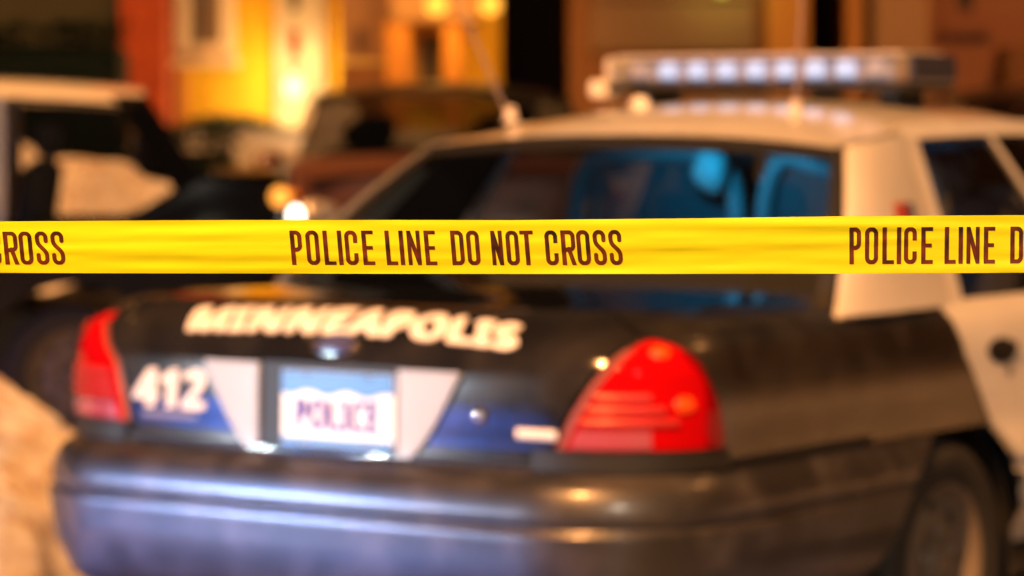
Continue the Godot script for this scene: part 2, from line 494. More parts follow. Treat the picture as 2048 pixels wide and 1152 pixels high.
func handle(door: Node3D, s: float, f: float) -> void:
	var h := node("door_handle", door)
	part("recess", skin(func(u, v):
		var q: Vector2 = Vector2(cos(u * TAU), sin(u * TAU)) * v
		return hull(s * (f + A0 + q.x * 0.085), 0.845 + q.y * 0.034, 0.003 - 0.001 * v), lst(0, 1, 24), [0.05, 0.5, 1.0]), mats.rubber, h)
	part("grip", slab(func(u, v): return hull(s * (f + A0 + u * 0.075), 0.853 + v * 0.012, 0.012), lst(-1, 1, 6), [-1.0, 0.0, 1.0], -0.008 * s), mats.rubber, h)
	part("key_hole", skin(func(u, v):
		var q: Vector2 = Vector2(cos(u * TAU), sin(u * TAU)) * v
		return hull(s * (f + A0 + 0.03 + q.x * 0.016), 0.792 + q.y * 0.016, 0.003), lst(0, 1, 16), [0.05, 1.0]), mats.steel, h)

func wheel(car: Node3D, at: Vector3, s: float) -> void:
	var w := node("wheel", car, at)
	w.scale = Vector3(s, 1, 1)
	part("tyre", lathe([[0.205, -0.21], [0.25, -0.222], [0.295, -0.222], [0.317, -0.205], [0.323, -0.17], [0.323, -0.06], [0.317, -0.02], [0.297, 0.0], [0.272, 0.006], [0.25, 0.003], [0.23, -0.002], [0.208, -0.012]], 48), mats.tyre, w)
	part("rim", lathe([[0.210, -0.20], [0.214, -0.012], [0.205, -0.010], [0.196, -0.022], [0.188, -0.06], [0.16, -0.065], [0.13, -0.045], [0.10, -0.04], [0.085, -0.05], [0.0, -0.05]], 48), mats.wheel_steel, w)
	part("centre_cap", lathe([[0.0, -0.012], [0.03, -0.014], [0.055, -0.025], [0.062, -0.05]], 24), mats.wheel_steel, w)
	for k in 8:
		var t := TAU * k / 8.0
		var hole := part("rim_hole", lathe([[0.0, 0.0], [0.017, 0.0], [0.019, -0.004]], 12), mats.rubber, w, Vector3(-0.05, cos(t) * 0.147, sin(t) * 0.147))
		hole.scale = Vector3(1, 1, 1)
	for k in 5:
		var t := TAU * k / 5.0
		part("wheel_nut", lathe([[0.0, 0.012], [0.01, 0.012], [0.011, 0.0]], 6), mats.steel, w, Vector3(-0.041, cos(t) * 0.085, sin(t) * 0.085))

func greenhouse(car: Node3D) -> void:
	part("roof", slab(func(u, v):
		var y := lerpf(interp(v, ROOF_MID), interp(v, ROOF_EDGE), pow(absf(u), 2.3))
		return V(u * 0.632, y, v - 0.02 * u * u * (1.0 if v < 1.5 else 0.0)), lst(-1, 1, 40), lst(1.36, 2.98, 40), -0.02), mats.white_paint, car)
	var back := func(u, v, out): # the rear window, bowed a little
		var x: float = u * lerpf(0.84, 0.645, v)
		x += u * 0.03 * sin(v * PI)
		return V(x, lerpf(0.985, 1.40, v) - 0.028 * u * u * v, -0.03 * sin(v * PI) + lerpf(0.92, 1.365, v) + 0.03 * u * u * (1.0 - v) - out)
	part("rear_window", skin(func(u, v): return back.call(u, v, 0.0), lst(-1, 1, 20), lst(0, 1, 12)), mats.car_glass, car)
	for s in [-1.0, 1.0]:
		part("window_seal", slab(func(u, v): return back.call(s * (1.0 - 0.055 * u), v, 0.004), [0.0, 0.5, 1.0], lst(0, 1, 10), 0.006 * s), mats.rubber, car)
	part("window_seal", slab(func(u, v): return back.call(u, 1.0 - 0.075 * v, 0.004), lst(-1, 1, 20), [0.0, 0.5, 1.0], 0.006), mats.rubber, car)
	part("window_seal", slab(func(u, v): return back.call(u, 0.06 * v, 0.004), lst(-1, 1, 20), [0.0, 0.5, 1.0], -0.006), mats.rubber, car)
	part("windshield", skin(func(u, v): return V(u * lerpf(0.80, 0.61, v), lerpf(0.97, 1.40, v), lerpf(3.72, 2.96, v) + 0.05 * (1.0 - u * u)), lst(-1, 1, 16), lst(0, 1, 10)), mats.dark_glass, car)
	# aerials, and the small dome on the roof
	for k in 2:
		var at: Vector3 = [V(-0.52, 1.438, 1.56), V(0.314, 1.452, 1.70)][k]
		var tip: Vector3 = [V(-0.80, 2.05, 1.50), V(0.345, 2.15, 1.72)][k]
		var a := node("aerial", car)
		part("aerial_base", lathe([[0.0, 0.045], [0.012, 0.045], [0.018, 0.02], [0.024, 0.0]], 16), mats.pale_plastic, a, at).rotation.z = PI / 2
		part("aerial_rod", rod(at, tip, 0.0048, 0.003), mats.aerial_grey, a)
	part("roof_dome", lathe([[0.0, 0.03], [0.014, 0.028], [0.026, 0.018], [0.032, 0.0]], 20), mats.gloss_white, car, V(-0.243, 1.482, 1.8)).rotation.z = PI / 2
	# emblem on the rear pillars, showing above the tape
	for s in [-1.0, 1.0]:
		part("pillar_emblem", skin(func(u, v): return pillar_at(s, 0.735 + 0.065 * u, 0.53 + 0.085 * v) + Vector3(s * 0.006, 0, 0.004), lst(-1, 1, 6), lst(-1, 1, 6)), mats.emblem_red, car)
		part("pillar_emblem", skin(func(u, v): return pillar_at(s, 0.845 + 0.035 * u, 0.53 + 0.075 * v) + Vector3(s * 0.006, 0, 0.004), lst(-1, 1, 6), lst(-1, 1, 6)), mats.emblem_blue, car)

func nose(car: Node3D) -> void:
	part("hood", slab(func(u, v):
		var f: float = lerpf(3.70, 5.02, v)
		return V(u * lerpf(0.76, 0.66, v), lerpf(1.0, 0.83, v * v) + 0.03 * (1.0 - u * u), f + 0.05 * (1.0 - u * u) * v), lst(-1, 1, 20), lst(0, 1, 16), 0.02), mats.black_paint, car)
	part("front_bumper", slab(func(u, v):
		var x: float = sin(u * PI / 2) * 0.87
		return V(x, v, 5.17 - 0.32 * pow(absf(u), 4.0) - 0.12 * pow((v - 0.5) / 0.2, 2.0) * 0.3), lst(-1, 1, 40), lst(0.28, 0.64, 10), 0.02), mats.black_paint, car)
	part("grille", box(Vector3(1.0, 0.16, 0.06), 0.015), mats.rubber, car, V(0, 0.73, 5.05))
	for s in [-1.0, 1.0]:
		part("headlamp", lumpy(0.2, 0.085, 0.12, 5, 1.0, 0.0, 24, 14), mats.clear_lens, car, V(s * 0.63, 0.73, 4.98))

func cabin(car: Node3D) -> void:
	part("cabin_floor", box(Vector3(1.44, 0.06, 2.6), 0.01), mats.rubber, car, V(0, 0.585, 2.3))
	part("parcel_shelf", box(Vector3(1.36, 0.03, 0.42), 0.01), mats.rubber, car, V(0, 0.93, 1.22))
	var seat := func(x, f, wide):
		var t := node("seat", car)
		part("cushion", box(Vector3(wide, 0.16, 0.5), 0.04), mats.seat_cloth, t, V(x, 0.66, f + 0.3))
		var tall := 0.42 if wide > 1.0 else 0.60
		var b := part("backrest", box(Vector3(wide, tall, 0.14), 0.04), mats.seat_cloth, t, V(x, 0.66 + tall / 2, f))
		b.rotation.x = -0.18
		return t
	seat.call(0.0, 1.62, 1.3)
	for x in [-0.36, 0.36]:
		var t: Node3D = seat.call(x, 2.45, 0.52)
		part("headrest", box(Vector3(0.27, 0.17, 0.10), 0.04), mats.seat_cloth, t, V(x, 1.30, 2.41))
	# the cage between front and rear: a frame of tubes with panes greyed to hold a teal haze
	var cage := node("partition", car)
	for s in [-1.0, 1.0]:
		var hoop := []
		for k in 33:
			var t := PI * k / 32.0
			hoop.append(V(s * 0.325 - 0.02 - 0.285 * signf(cos(t)) * pow(absf(cos(t)), 0.35), 0.75 + 0.60 * pow(maxf(sin(t), 0.0), 0.3), 2.04))
		part("hoop", tube(hoop, 0.028), mats.cage_grey, cage)
		part("cross_rail", rod(V(s * 0.58 - 0.02, 1.02, 2.04), V(s * 0.05 - 0.02, 1.02, 2.04), 0.018, 0.018), mats.cage_grey, cage)
		part("pane", box(Vector3(0.5, 0.3, 0.006)), mats.hazed_pane, cage, V(s * 0.325 - 0.02, 1.18, 2.05))
	part("brace", rod(V(0.06, 1.36, 2.0), V(0.36, 1.27, 2.0), 0.022, 0.022), mats.cage_grey, cage)
	part("headliner", skin(func(u, v):
		var y := lerpf(interp(v, ROOF_MID), interp(v, ROOF_EDGE), pow(absf(u), 2.3))
		return V(u * 0.60, y - 0.034, v), lst(-1, 1, 16), lst(1.40, 2.94, 16)), mats.lining, car)
	for s in [-1.0, 1.0]:
		part("pillar_lining", skin(func(u, v):
			var g0 := V(s * 0.80, 0.972, 1.03).lerp(V(s * 0.62, 1.36, 1.40), v)
			var e0 := V(s * 0.825, 0.968, 1.545).lerp(V(s * 0.605, 1.38, 1.70), v)
			return g0.lerp(e0, u), lst(0, 1, 6), lst(0, 1, 6)), mats.lining, car)
	part("dashboard", box(Vector3(1.4, 0.2, 0.4), 0.05), mats.rubber, car, V(0, 0.93, 3.45))
	var pc := node("mobile_computer", car)
	part("screen_shell", box(Vector3(0.32, 0.24, 0.02), 0.005), mats.rubber, pc, V(-0.02, 1.13, 3.16))
	part("lit_screen", box(Vector3(0.29, 0.20, 0.006)), mats.screen_glow, pc, V(-0.02, 1.13, 3.145))
	part("added_lump", lumpy(0.055, 0.065, 0.04, 3, 6.0, 0.5, 24, 12), mats.lump_grey, car, V(-0.105, 1.30, 1.97))  # added solid that shows as a bright cyan patch in the cabin
	part("added_cabin_lamp", box(Vector3(0.16, 0.02, 0.08), 0.006), mats.blue_glow, car, V(0.0, 1.425, 1.62))  # added lamp, hidden by the roof, that turns the cage blue
	spot_light("added_cabin_light", car, V(0.0, 1.41, 1.62), Vector3(0, -0.35, -1), Color(0.04, 0.62, 0.82), 1.25, 0.03, 62.0, 0.6)

func light_bar(car: Node3D) -> void:
	var b := node("light_bar", car)
	b.scale = Vector3(0.95, 1, 1)
	part("bar_base", box(Vector3(1.03, 0.022, 0.30), 0.008), mats.rubber, b, V(0, 1.536, 2.15))
	for x in [-0.42, 0.42]:
		part("bar_foot", box(Vector3(0.07, 0.05, 0.16), 0.008), mats.rubber, b, V(x, 1.505, 2.15))
	part("bar_lens", box(Vector3(1.02, 0.078, 0.285), 0.018), mats.clear_lens, b, V(0, 1.586, 2.15))
	part("bar_top", box(Vector3(0.98, 0.008, 0.25), 0.003), mats.pale_plastic, b, V(0, 1.628, 2.15))
	for k in 9:
		var x := -0.42 + 0.102 * k
		var m: Material = mats.led_glow if k > 0 and k < 8 else mats.led_dim
		part("lamp_module", box(Vector3(0.058, 0.046, 0.03), 0.008), m, b, V(x, 1.586, 2.045))
		part("reflector", box(Vector3(0.092, 0.07, 0.012), 0.004), mats.bar_reflector, b, V(x, 1.586, 2.07))
	for s in [-1.0, 1.0]:
		part("end_cap", box(Vector3(0.02, 0.08, 0.27), 0.008), mats.smoke_plastic if s > 0.0 else mats.pale_plastic, b, V(s * 0.522, 1.586, 2.15))
	part("alley_bracket", box(Vector3(0.075, 0.055, 0.12), 0.012), mats.gloss_white, b, V(-0.60, 1.535, 2.14))

# ------------------------------------------------------------------ lamps

func lamp_light(called: String, parent: Node3D, at: Vector3, c: Color, energy: float, size: float) -> OmniLight3D:
	var l := OmniLight3D.new()
	l.name = called
	l.light_color = c
	l.light_energy = energy
	l.light_size = size
	l.omni_range = 60.0
	l.omni_attenuation = 2.0
	l.shadow_enabled = true
	parent.add_child(l, true)
	l.position = at
	return l

func spot_light(called: String, parent: Node3D, at: Vector3, towards: Vector3, c: Color, energy: float, size: float, angle: float, soft: float) -> SpotLight3D:
	var l := SpotLight3D.new()
	l.name = called
	l.light_color = c
	l.light_energy = energy
	l.light_size = size
	l.spot_angle = angle
	l.spot_range = 60.0
	l.spot_attenuation = 2.0
	l.spot_angle_attenuation = soft
	l.shadow_enabled = true
	parent.add_child(l, true)
	l.position = at
	l.basis = Basis.looking_at(towards.normalized(), Vector3(0.01, 1.0, 0.02).normalized())
	return l

func street_lamp(at: Vector3, turn: float, label: String, energy: float, c := SODIUM, lens := "sodium_glow", aim := Vector3.ZERO, cone := 36.0) -> void:
	var t := thing("street_lamp", label, "street lamp", at, turn, "street lamps")
	part("pole", rod(Vector3(0, 0, 0), Vector3(0, 7.9, 0), 0.11, 0.06, 14), mats.steel, t)
	part("arm", tube([Vector3(0, 7.8, 0), Vector3(0, 8.05, 0.3), Vector3(0, 8.2, 0.8), Vector3(0, 8.22, 1.5)], 0.04), mats.steel, t)
	part("lamp_head", lumpy(0.16, 0.09, 0.34, 2, 1.0, 0.0, 20, 12), mats.steel, t, Vector3(0, 8.24, 1.75))
	part("lamp_lens", lumpy(0.11, 0.06, 0.2, 2, 1.0, 0.0, 20, 12), mats[lens], t, Vector3(0, 8.16, 1.78))
	if aim == Vector3.ZERO:
		lamp_light("lamp_glow", t, Vector3(0, 8.03, 1.78), c, energy, 0.12)
	else:
		spot_light("lamp_glow", t, Vector3(0, 8.03, 1.78), aim, c, energy, 0.12, cone, 0.25)

const SODIUM := Color(1.0, 0.665, 0.37)   # sRGB

# ------------------------------------------------------------------ other parked cars, in their own metres: x right, y up, f back from the nose

func parked_car(called: String, label: String, at: Vector3, turn: float, p: Dictionary) -> Node3D:
	var t := thing(called, label, "car", at, turn)
	var L: float = p.length
	var hw: float = p.half
	var hood: float = p.hood
	var belt: float = p.belt
	var roof: float = p.roof
	var body: Material = p.body
	var top: Material = p.top
	var P := func(x, y, f): return Vector3(x, y, f)
	var plan_w := func(f):
		var k: float = f / L
		return hw * (1.0 - 0.16 * pow(absf(2.0 * k - 1.0), 6.0))
	var top_y := func(f):
		if f < p.ws0: return lerpf(hood - 0.1, hood, smoothstep(0.0, 0.5, f))
		return lerpf(hood, belt, clampf((f - p.ws0) / 0.6, 0.0, 1.0)) + (p.deck - belt) * smoothstep(p.rw0 - 0.55, p.rw0 - 0.05, f)
	for s in [-1.0, 1.0]:
		part("body_side", slab(func(u, v):
			var f: float = 0.12 + u * (L - 0.24)
			var low := 0.34
			for ax in [p.axle0, p.axle1]:
				var q: float = (f - ax) / 0.41
				if absf(q) < 1.0: low = maxf(low, 0.34 + 0.40 * sqrt(1.0 - q * q))
			var hi: float = top_y.call(f)
			var y := lerpf(low, hi, v)
			var w: float = plan_w.call(f) - 0.05 * smoothstep(0.75, 1.0, (y - 0.3) / (hi - 0.3)) - 0.03 * (1.0 - smoothstep(0.3, 0.55, y))
			return P.call(s * w, y, f), lst(0, 1, 70), lst(0, 1, 14), 0.015 * s), body, t)
		part("side_window", skin(func(u, v):
			return P.call(s * lerpf(hw - 0.08, hw - 0.24, v), lerpf(belt, roof - 0.10, v), lerpf(lerpf(p.ws0 + 0.12, p.ws1 + 0.1, v), p.pillar, u)), [0.0, 0.5, 1.0], lst(0, 1, 5)), mats.tinted_glass, t)
		part("side_window", skin(func(u, v):
			return P.call(s * lerpf(hw - 0.08, hw - 0.24, v), lerpf(belt, roof - 0.10, v), lerpf(p.pillar + 0.09, lerpf(p.rw0 - 0.12, p.rw1 - 0.12, v), u)), [0.0, 0.5, 1.0], lst(0, 1, 5)), mats.tinted_glass, t)
		var pil := func(fb: float, ft: float, wide: float, m: Material):
			part("pillar", slab(func(u, v): return P.call(s * lerpf(hw - 0.072, hw - 0.232, v), lerpf(belt - 0.03, roof - 0.07, v), lerpf(fb, ft, v) + u * wide), [0.0, 0.5, 1.0], lst(0, 1, 6), 0.02 * s), m, t)
		pil.call(p.ws0 - 0.04, p.ws1 - 0.06, 0.17, p.front_pillar)
		pil.call(p.pillar, p.pillar, 0.10, p.pillar_mat)
		pil.call(p.mid_pillar, p.mid_pillar, 0.08, p.front_pillar)
		pil.call(p.rw0 - 0.14, p.rw1 - 0.14, 0.15, p.rear_pillar)
		part("headlamp", lumpy(0.17, 0.09, 0.10, 4, 1.0, 0.0, 20, 12), p.head, t, P.call(s * (hw - 0.25), p.lamp_y, 0.13))
		if p.has("core"):
			part("lamp_core", lumpy(0.06, 0.055, 0.03, 4, 1.0, 0.0, 16, 10), p.core, t, P.call(s * (hw - 0.25), p.lamp_y, 0.03))
		part("turn_signal", lumpy(0.06, 0.045, 0.05, 4, 1.0, 0.0, 16, 10), mats.amber_lens, t, P.call(s * (hw - 0.07), p.lamp_y + 0.10, 0.14))
		part("tail_lamp", box(Vector3(0.16, 0.3, 0.08), 0.03), mats.red_lens, t, P.call(s * (hw - 0.2), belt - 0.16, L - 0.14))
		part("mirror", lumpy(0.10, 0.08, 0.06, 3, 1.0, 0.0, 16, 10), body, t, P.call(s * (hw + 0.05), belt + 0.06, p.ws0 + 0.35))
		for ax in [p.axle0, p.axle1]:
			wheel(t, P.call(s * (hw - 0.03), 0.33, ax), s)
	part("nose", slab(func(u, v):
		var w: float = plan_w.call(0.12) - 0.02
		var x: float = u * w
		return P.call(x, lerpf(0.34, hood - 0.09, v), 0.14 - 0.12 * (1.0 - pow(absf(u), 4.0)) * (0.55 + 0.45 * sin(v * PI))), lst(-1, 1, 24), lst(0, 1, 10), -0.02), body, t)
	part("grille", box(Vector3(hw * 0.9, 0.16, 0.05), 0.015), mats.rubber, t, P.call(0, p.lamp_y, 0.05))
	part("tail_panel", slab(func(u, v):
		var w: float = plan_w.call(L - 0.12) - 0.02
		return P.call(u * w, lerpf(0.34, p.deck, v), L - 0.12 + 0.10 * (1.0 - pow(absf(u), 4.0)) * (1.0 - 0.4 * v)), lst(-1, 1, 24), lst(0, 1, 10), 0.02), body, t)
	part("hood", slab(func(u, v):
		var f := lerpf(0.06, p.ws0 + 0.06, v)
		return P.call(u * (plan_w.call(maxf(f, 0.12)) - 0.045), top_y.call(f) + 0.035 * (1.0 - u * u) - 0.004, f), lst(-1, 1, 16), lst(0, 1, 12), -0.02), body, t)
	part("tail_deck", slab(func(u, v): return P.call(u * (hw - 0.10), p.deck + 0.012 * (1.0 - u * u), lerpf(p.rw0 - 0.1, L - 0.06, v)), lst(-1, 1, 6), lst(0, 1, 4), -0.02), body, t)
	part("roof", slab(func(u, v):
		var f: float = lerpf(p.ws1, p.rw1, v)
		return P.call(u * (hw - 0.225), roof - 0.085 * pow(absf(u), 2.4) - 0.05 * pow(absf(2.0 * v - 1.0), 2.6), f), lst(-1, 1, 20), lst(0, 1, 20), -0.02), top, t)
	part("windshield", skin(func(u, v): return P.call(u * lerpf(hw - 0.10, hw - 0.25, v), lerpf(hood, roof - 0.07, v), lerpf(p.ws0, p.ws1, v) - 0.02 * (1.0 - u * u)), lst(-1, 1, 10), lst(0, 1, 6)), mats.dark_glass, t)
	part("rear_window", skin(func(u, v): return P.call(u * lerpf(hw - 0.10, hw - 0.25, v), lerpf(p.deck, roof - 0.07, v), lerpf(p.rw0, p.rw1, v)), lst(-1, 1, 10), lst(0, 1, 6)), mats.tinted_glass, t)
	part("underbody", box(Vector3(hw * 1.5, 0.34, L - 0.5), 0.02), mats.rubber, t, P.call(0, 0.45, L / 2))
	part("dashboard", box(Vector3(hw * 1.7, 0.2, 0.4), 0.04), mats.rubber, t, P.call(0, belt - 0.08, p.ws0 + 0.4))
	for x in [-0.38, 0.38]:
		var seat := node("seat", t)
		part("backrest", box(Vector3(0.5, 0.62, 0.14), 0.04), mats.seat_cloth, seat, P.call(x, 1.0, 2.25))
		part("headrest", box(Vector3(0.26, 0.18, 0.10), 0.04), mats.seat_cloth, seat, P.call(x, 1.40, 2.28))
	for x in [-0.42, 0.42]:
		var rs := node("rear_seat", t)
		part("backrest", box(Vector3(0.52, 0.60, 0.14), 0.05), mats.seat_cloth, rs, P.call(x, 0.98, 3.50)).rotation.x = 0.15
		part("headrest", box(Vector3(0.28, 0.17, 0.11), 0.045), mats.seat_cloth, rs, P.call(x, 1.36, 3.57))
	for x in [-0.36, 0.36]: part("rear_headrest", box(Vector3(0.24, 0.20, 0.10), 0.04), mats.seat_cloth, t, P.call(x, 1.31, 4.0))
	if p.has("signal"):  # glowing lumps stand in for highlights on the rear corner
		part("amber_glint", lumpy(0.025, 0.045, 0.045, 4, 1.0, 0.0, 16, 10), p.signal, t, P.call(-(hw * 0.875), 1.115, L - 0.10))
		part("pale_glint", lumpy(0.035, 0.045, 0.03, 4, 1.0, 0.0, 16, 10), p.pale_glint_glow, t, P.call(-(hw * 0.80), 1.025, L - 0.03))
	part("steering_wheel", tube(ring(Vector3(0.38, 1.02, p.ws0 + 0.72), 0.18), 0.016), mats.rubber, t)
	return t

func ring(c: Vector3, r: float) -> Array:
	var a := []
	for k in 21: a.append(c + Vector3(cos(TAU * k / 20.0) * r, sin(TAU * k / 20.0) * r * 0.85, sin(TAU * k / 20.0) * r * 0.4))
	return a

# ------------------------------------------------------------------ the tape's print, drawn stroke by stroke

const UNIT := 0.764         # texture pixels per drawing unit

func stroke_glyph(kind: String, w: float) -> Array:
	var H := 165.0
	var h := 10.5
	var k := 9.0
	var rects := []
	var lines := []
	var cut := []
	var round_box := func(x0: float, y0: float, x1: float, y1: float, r: float, left_round: bool) -> Array:
		var q := []
		var corners := [[x1 - r, y0 + r, -PI / 2], [x1 - r, y1 - r, 0.0], [x0 + r, y1 - r, PI / 2], [x0 + r, y0 + r, PI]]
		for c in corners.size():
			if c > 1 and not left_round:
				q.append(Vector2(x0, y1 if c == 2 else y0))
				continue
			for i in 9:
				var t: float = corners[c][2] + PI / 2 * i / 8.0
				q.append(Vector2(corners[c][0] + r * cos(t), corners[c][1] + r * sin(t)))
		q.append(q[0])
		return q
	match kind:
		"I": rects.append([0, 0, 2 * h, H])
		"L":
			rects.append([0, 0, 2 * h, H])
			rects.append([0, H - 2 * k, w, H])
		"E":
			rects.append([0, 0, 2 * h, H])
			for y in [0.0, H / 2 - k, H - 2 * k]: rects.append([0, y, w if y != H / 2 - k else w - 5, y + 2 * k])
		"T":
			rects.append([0, 0, w, 2 * k])
			rects.append([w / 2 - h, 0, w / 2 + h, H])
		"N":
			rects.append([0, 0, 2 * h - 2, H])
			rects.append([w - 2 * h + 2, 0, w, H])
			lines.append([Vector2(h, 10), Vector2(w - h, H - 10)])
		"P", "R":
			rects.append([0, 0, 2 * h, H])
			lines.append(round_box.call(h, k, w - h, 92, 20, false))
			if kind == "R": lines.append([Vector2(w * 0.52, 88), Vector2(w - h + 1, H + 4)])
		"O": lines.append(round_box.call(h, k, w - h, H - k, w / 2 - h - 1, true))
		"D":
			rects.append([0, 0, 2 * h, H])
			lines.append(round_box.call(h, k, w - h, H - k, 20, false))
		"C":
			lines.append(round_box.call(h, k, w - h, H - k, w / 2 - h - 1, true))
			cut = [w * 0.5, 60, w + 20, 108]
		"S":
			var q := []
			var r := w / 2 - h
			q.append(Vector2(w - h, 48))
			for i in 13:
				var t := -PI * i / 12.0
				q.append(Vector2(w / 2 + r * cos(t), k + r + r * sin(t)))
			q.append(Vector2(h, 48))
			q.append(Vector2(h + 3, 60))
			q.append(Vector2(h + 9, 70))
			q.append(Vector2(w - h - 9, 95))
			q.append(Vector2(w - h - 3, 105))
			q.append(Vector2(w - h, 117))
			for i in 13:
				var t := PI * i / 12.0
				q.append(Vector2(w / 2 + r * cos(t), H - k - r + r * sin(t)))
			q.append(Vector2(h, 117))
			lines.append(q)
	return [rects, lines, cut]

func tape_print() -> ImageTexture:
	var W := 2048
	var HH := 196
	var im := Image.create(W, HH, false, Image.FORMAT_RGB8)
	var yellow := lin(0.78, 0.90, 0.0)
	im.fill(yellow)
	var n := FastNoiseLite.new()
	n.seed = 11
	n.frequency = 0.012
	n.fractal_octaves = 3
	var text := [["P", 194, 250], ["O", 268, 332], ["L", 352, 408], ["I", 421, 442], ["C", 455, 517], ["E", 538, 594], ["L", 650, 704], ["I", 717, 738], ["N", 755, 818], ["E", 838, 892], ["D", 965, 1027], ["O", 1040, 1102], ["N", 1158, 1213], ["O", 1229, 1291], ["T", 1298, 1362], ["C", 1416, 1478], ["R", 1494, 1562], ["O", 1568, 1632], ["S", 1647, 1709], ["S", 1722, 1785]]
	var top := 50.0
	for g in text:
		var w: float = g[2] - g[1]
		var sh := stroke_glyph(g[0], w)
		var ox: float = g[1] - 193 + 40
		var x0 := int((ox - 6) * UNIT)
		var x1 := int((ox + w + 8) * UNIT)
		for py in range(int((top - 6) * UNIT), int((top + 173) * UNIT)):
			for px in range(maxi(x0, 0), mini(x1, W)):
				var p := Vector2(px / UNIT - ox, py / UNIT - top)
				var d := ink_distance(p, sh, w)
				var cover := clampf(0.5 - d * UNIT * 0.9, 0.0, 1.0)
				# a fainter second edge, where the ink has bled through
				var ghost := clampf(0.5 - (ink_distance(p - Vector2(3.5, 4.0), sh, w)) * UNIT * 0.5, 0.0, 1.0) * 0.35
				if cover <= 0.0 and ghost <= 0.0: continue
				var t := clampf(0.5 + 0.9 * n.get_noise_2d(px, py * 0.7) + 0.35 * (p.y / 165.0 - 0.4), 0.0, 1.0)
				var rim := clampf(1.0 + (d + 2.0) / 5.0, 0.0, 1.0)
				var ink := Color(0.012, 0.004, 0.003).lerp(Color(0.165, 0.028, 0.004), t * (1.0 - 0.45 * rim))
				var base := Color(0.78, 0.90, 0.0).lerp(Color(0.62, 0.30, 0.0), ghost)
				im.set_pixel(px, py, base.lerp(ink, cover).linear_to_srgb())
	var tex := ImageTexture.create_from_image(im)
	return tex

func ink_distance(p: Vector2, sh: Array, w: float) -> float:
	var d := 1e9
	for r in sh[0]:
		var c := Vector2((r[0] + r[2]) * 0.5, (r[1] + r[3]) * 0.5)
		var q: Vector2 = (p - c).abs() - Vector2((r[2] - r[0]) * 0.5, (r[3] - r[1]) * 0.5)
		d = minf(d, maxf(q.x, q.y))
	for l in sh[1]:
		for i in range(1, l.size()):
			d = minf(d, p.distance_to(Geometry2D.get_closest_point_to_segment(p, l[i - 1], l[i])) - 10.0)
	d = maxf(d, maxf(-p.y, p.y - 165.0))
	if sh[2]:
		var c: Array = sh[2]
		d = maxf(d, minf(minf(p.x - c[0], c[2] - p.x), minf(p.y - c[1], c[3] - p.y)))
	return d

const TAPE_Z := 3.2
const TAPE_TOP := [[-0.6, 1.3325], [-0.50, 1.3335], [-0.35, 1.3348], [-0.2, 1.3352], [0.0, 1.3350], [0.19, 1.3370], [0.34, 1.3392], [0.52, 1.3402], [0.7, 1.3400]]
const TAPE_BOTTOM := [[-0.6, 1.2822], [-0.35, 1.2815], [0.0, 1.2812], [0.3, 1.2815], [0.52, 1.2826], [0.7, 1.283]]
const SLANT := [[-0.6, 0.10], [-0.2, 0.085], [0.1, 0.085], [0.25, 0.06], [0.36, 0.0], [0.7, 0.0]]

func tape() -> void:
	var t := thing("barrier_tape", "yellow plastic tape printed POLICE LINE DO NOT CROSS stretched across the foreground", "barrier tape", Vector3(0, 1.308, -TAPE_Z))
	var n := FastNoiseLite.new()
	n.seed = 21
	n.frequency = 1.0
	n.fractal_octaves = 3
	var st := SurfaceTool.new()
	st.begin(Mesh.PRIMITIVE_TRIANGLES)
	var us := lst(-0.72, 0.72, 480)
	var outer := []
	for k in 40: outer.append(-3.4 + (3.4 - 0.72) * k / 40.0)
	us = outer + us
	for k in 40: us.append(0.72 + (3.4 - 0.72) * (k + 1) / 40.0)
	var period := 1117.0 / 2000.0
	var count := us.size()
	var vs := lst(0, 1, 16)
	for v in vs:
		for x in us:
			var y1 := interp(x, TAPE_TOP)
			var y0 := interp(x, TAPE_BOTTOM)
			var y := lerpf(y1, y0, v)
			# long soft folds running along the strip, and a slow belly
			var z: float = 0.0005 * sin(v * 5.0 + x * 3.0) + 0.0007 * n.get_noise_2d(x * 2.2 + v * 0.8, v * 3.4) + 0.0003 * n.get_noise_2d(x * 7.0 - v * 2.0 + 9.0, v * 7.0) + 0.006 * sin(x * 2.6 + 0.4)
			z += 0.0008 * exp(-pow((v - 0.62 - 0.25 * (x + 0.35)) / 0.05, 2.0)) * exp(-pow((x + 0.30) / 0.14, 2.0))
			z += 0.0008 * exp(-pow((v - 0.22 - 0.5 * (x - 0.46)) / 0.05, 2.0)) * exp(-pow((x - 0.40) / 0.16, 2.0))
			var from_left: float = x + 0.2218
			var u: float = (from_left + interp(x, SLANT) * (y - lerpf(y1, y0, 0.52))) / period
			st.set_smooth_group(0)
			st.set_uv(Vector2(u + 40.0 * UNIT / 2048.0, v))
			st.add_vertex(Vector3(x, y - 1.308, z))
	for j in vs.size() - 1:
		for i in count - 1:
			var a: int = j * count + i
			st.add_index(a); st.add_index(a + 1); st.add_index(a + count)
			st.add_index(a + 1); st.add_index(a + count + 1); st.add_index(a + count)
	st.generate_normals()
	part("printed_strip", st.commit(), mats.tape, t)
	for s in [-1.0, 1.0]:
		var post := thing("wooden_stake", "%s wooden stake in the snow that holds the end of the yellow tape" % ("left" if s < 0 else "right"), "stake", Vector3(s * 3.42, 0, -TAPE_Z), 0.0, "stakes holding the tape")
		part("stake", box(Vector3(0.05, 1.6, 0.05), 0.006), mats.raw_wood, post, Vector3(0, 0.8, 0))

# ------------------------------------------------------------------ houses

func wall_box(called: String, m: Material, parent: Node3D, x0: float, x1: float, y0: float, y1: float, z0: float, z1: float) -> MeshInstance3D:
	return part(called, box(Vector3(x1 - x0, y1 - y0, absf(z1 - z0)), 0.01), m, parent, Vector3((x0 + x1) / 2, (y0 + y1) / 2, (z0 + z1) / 2))

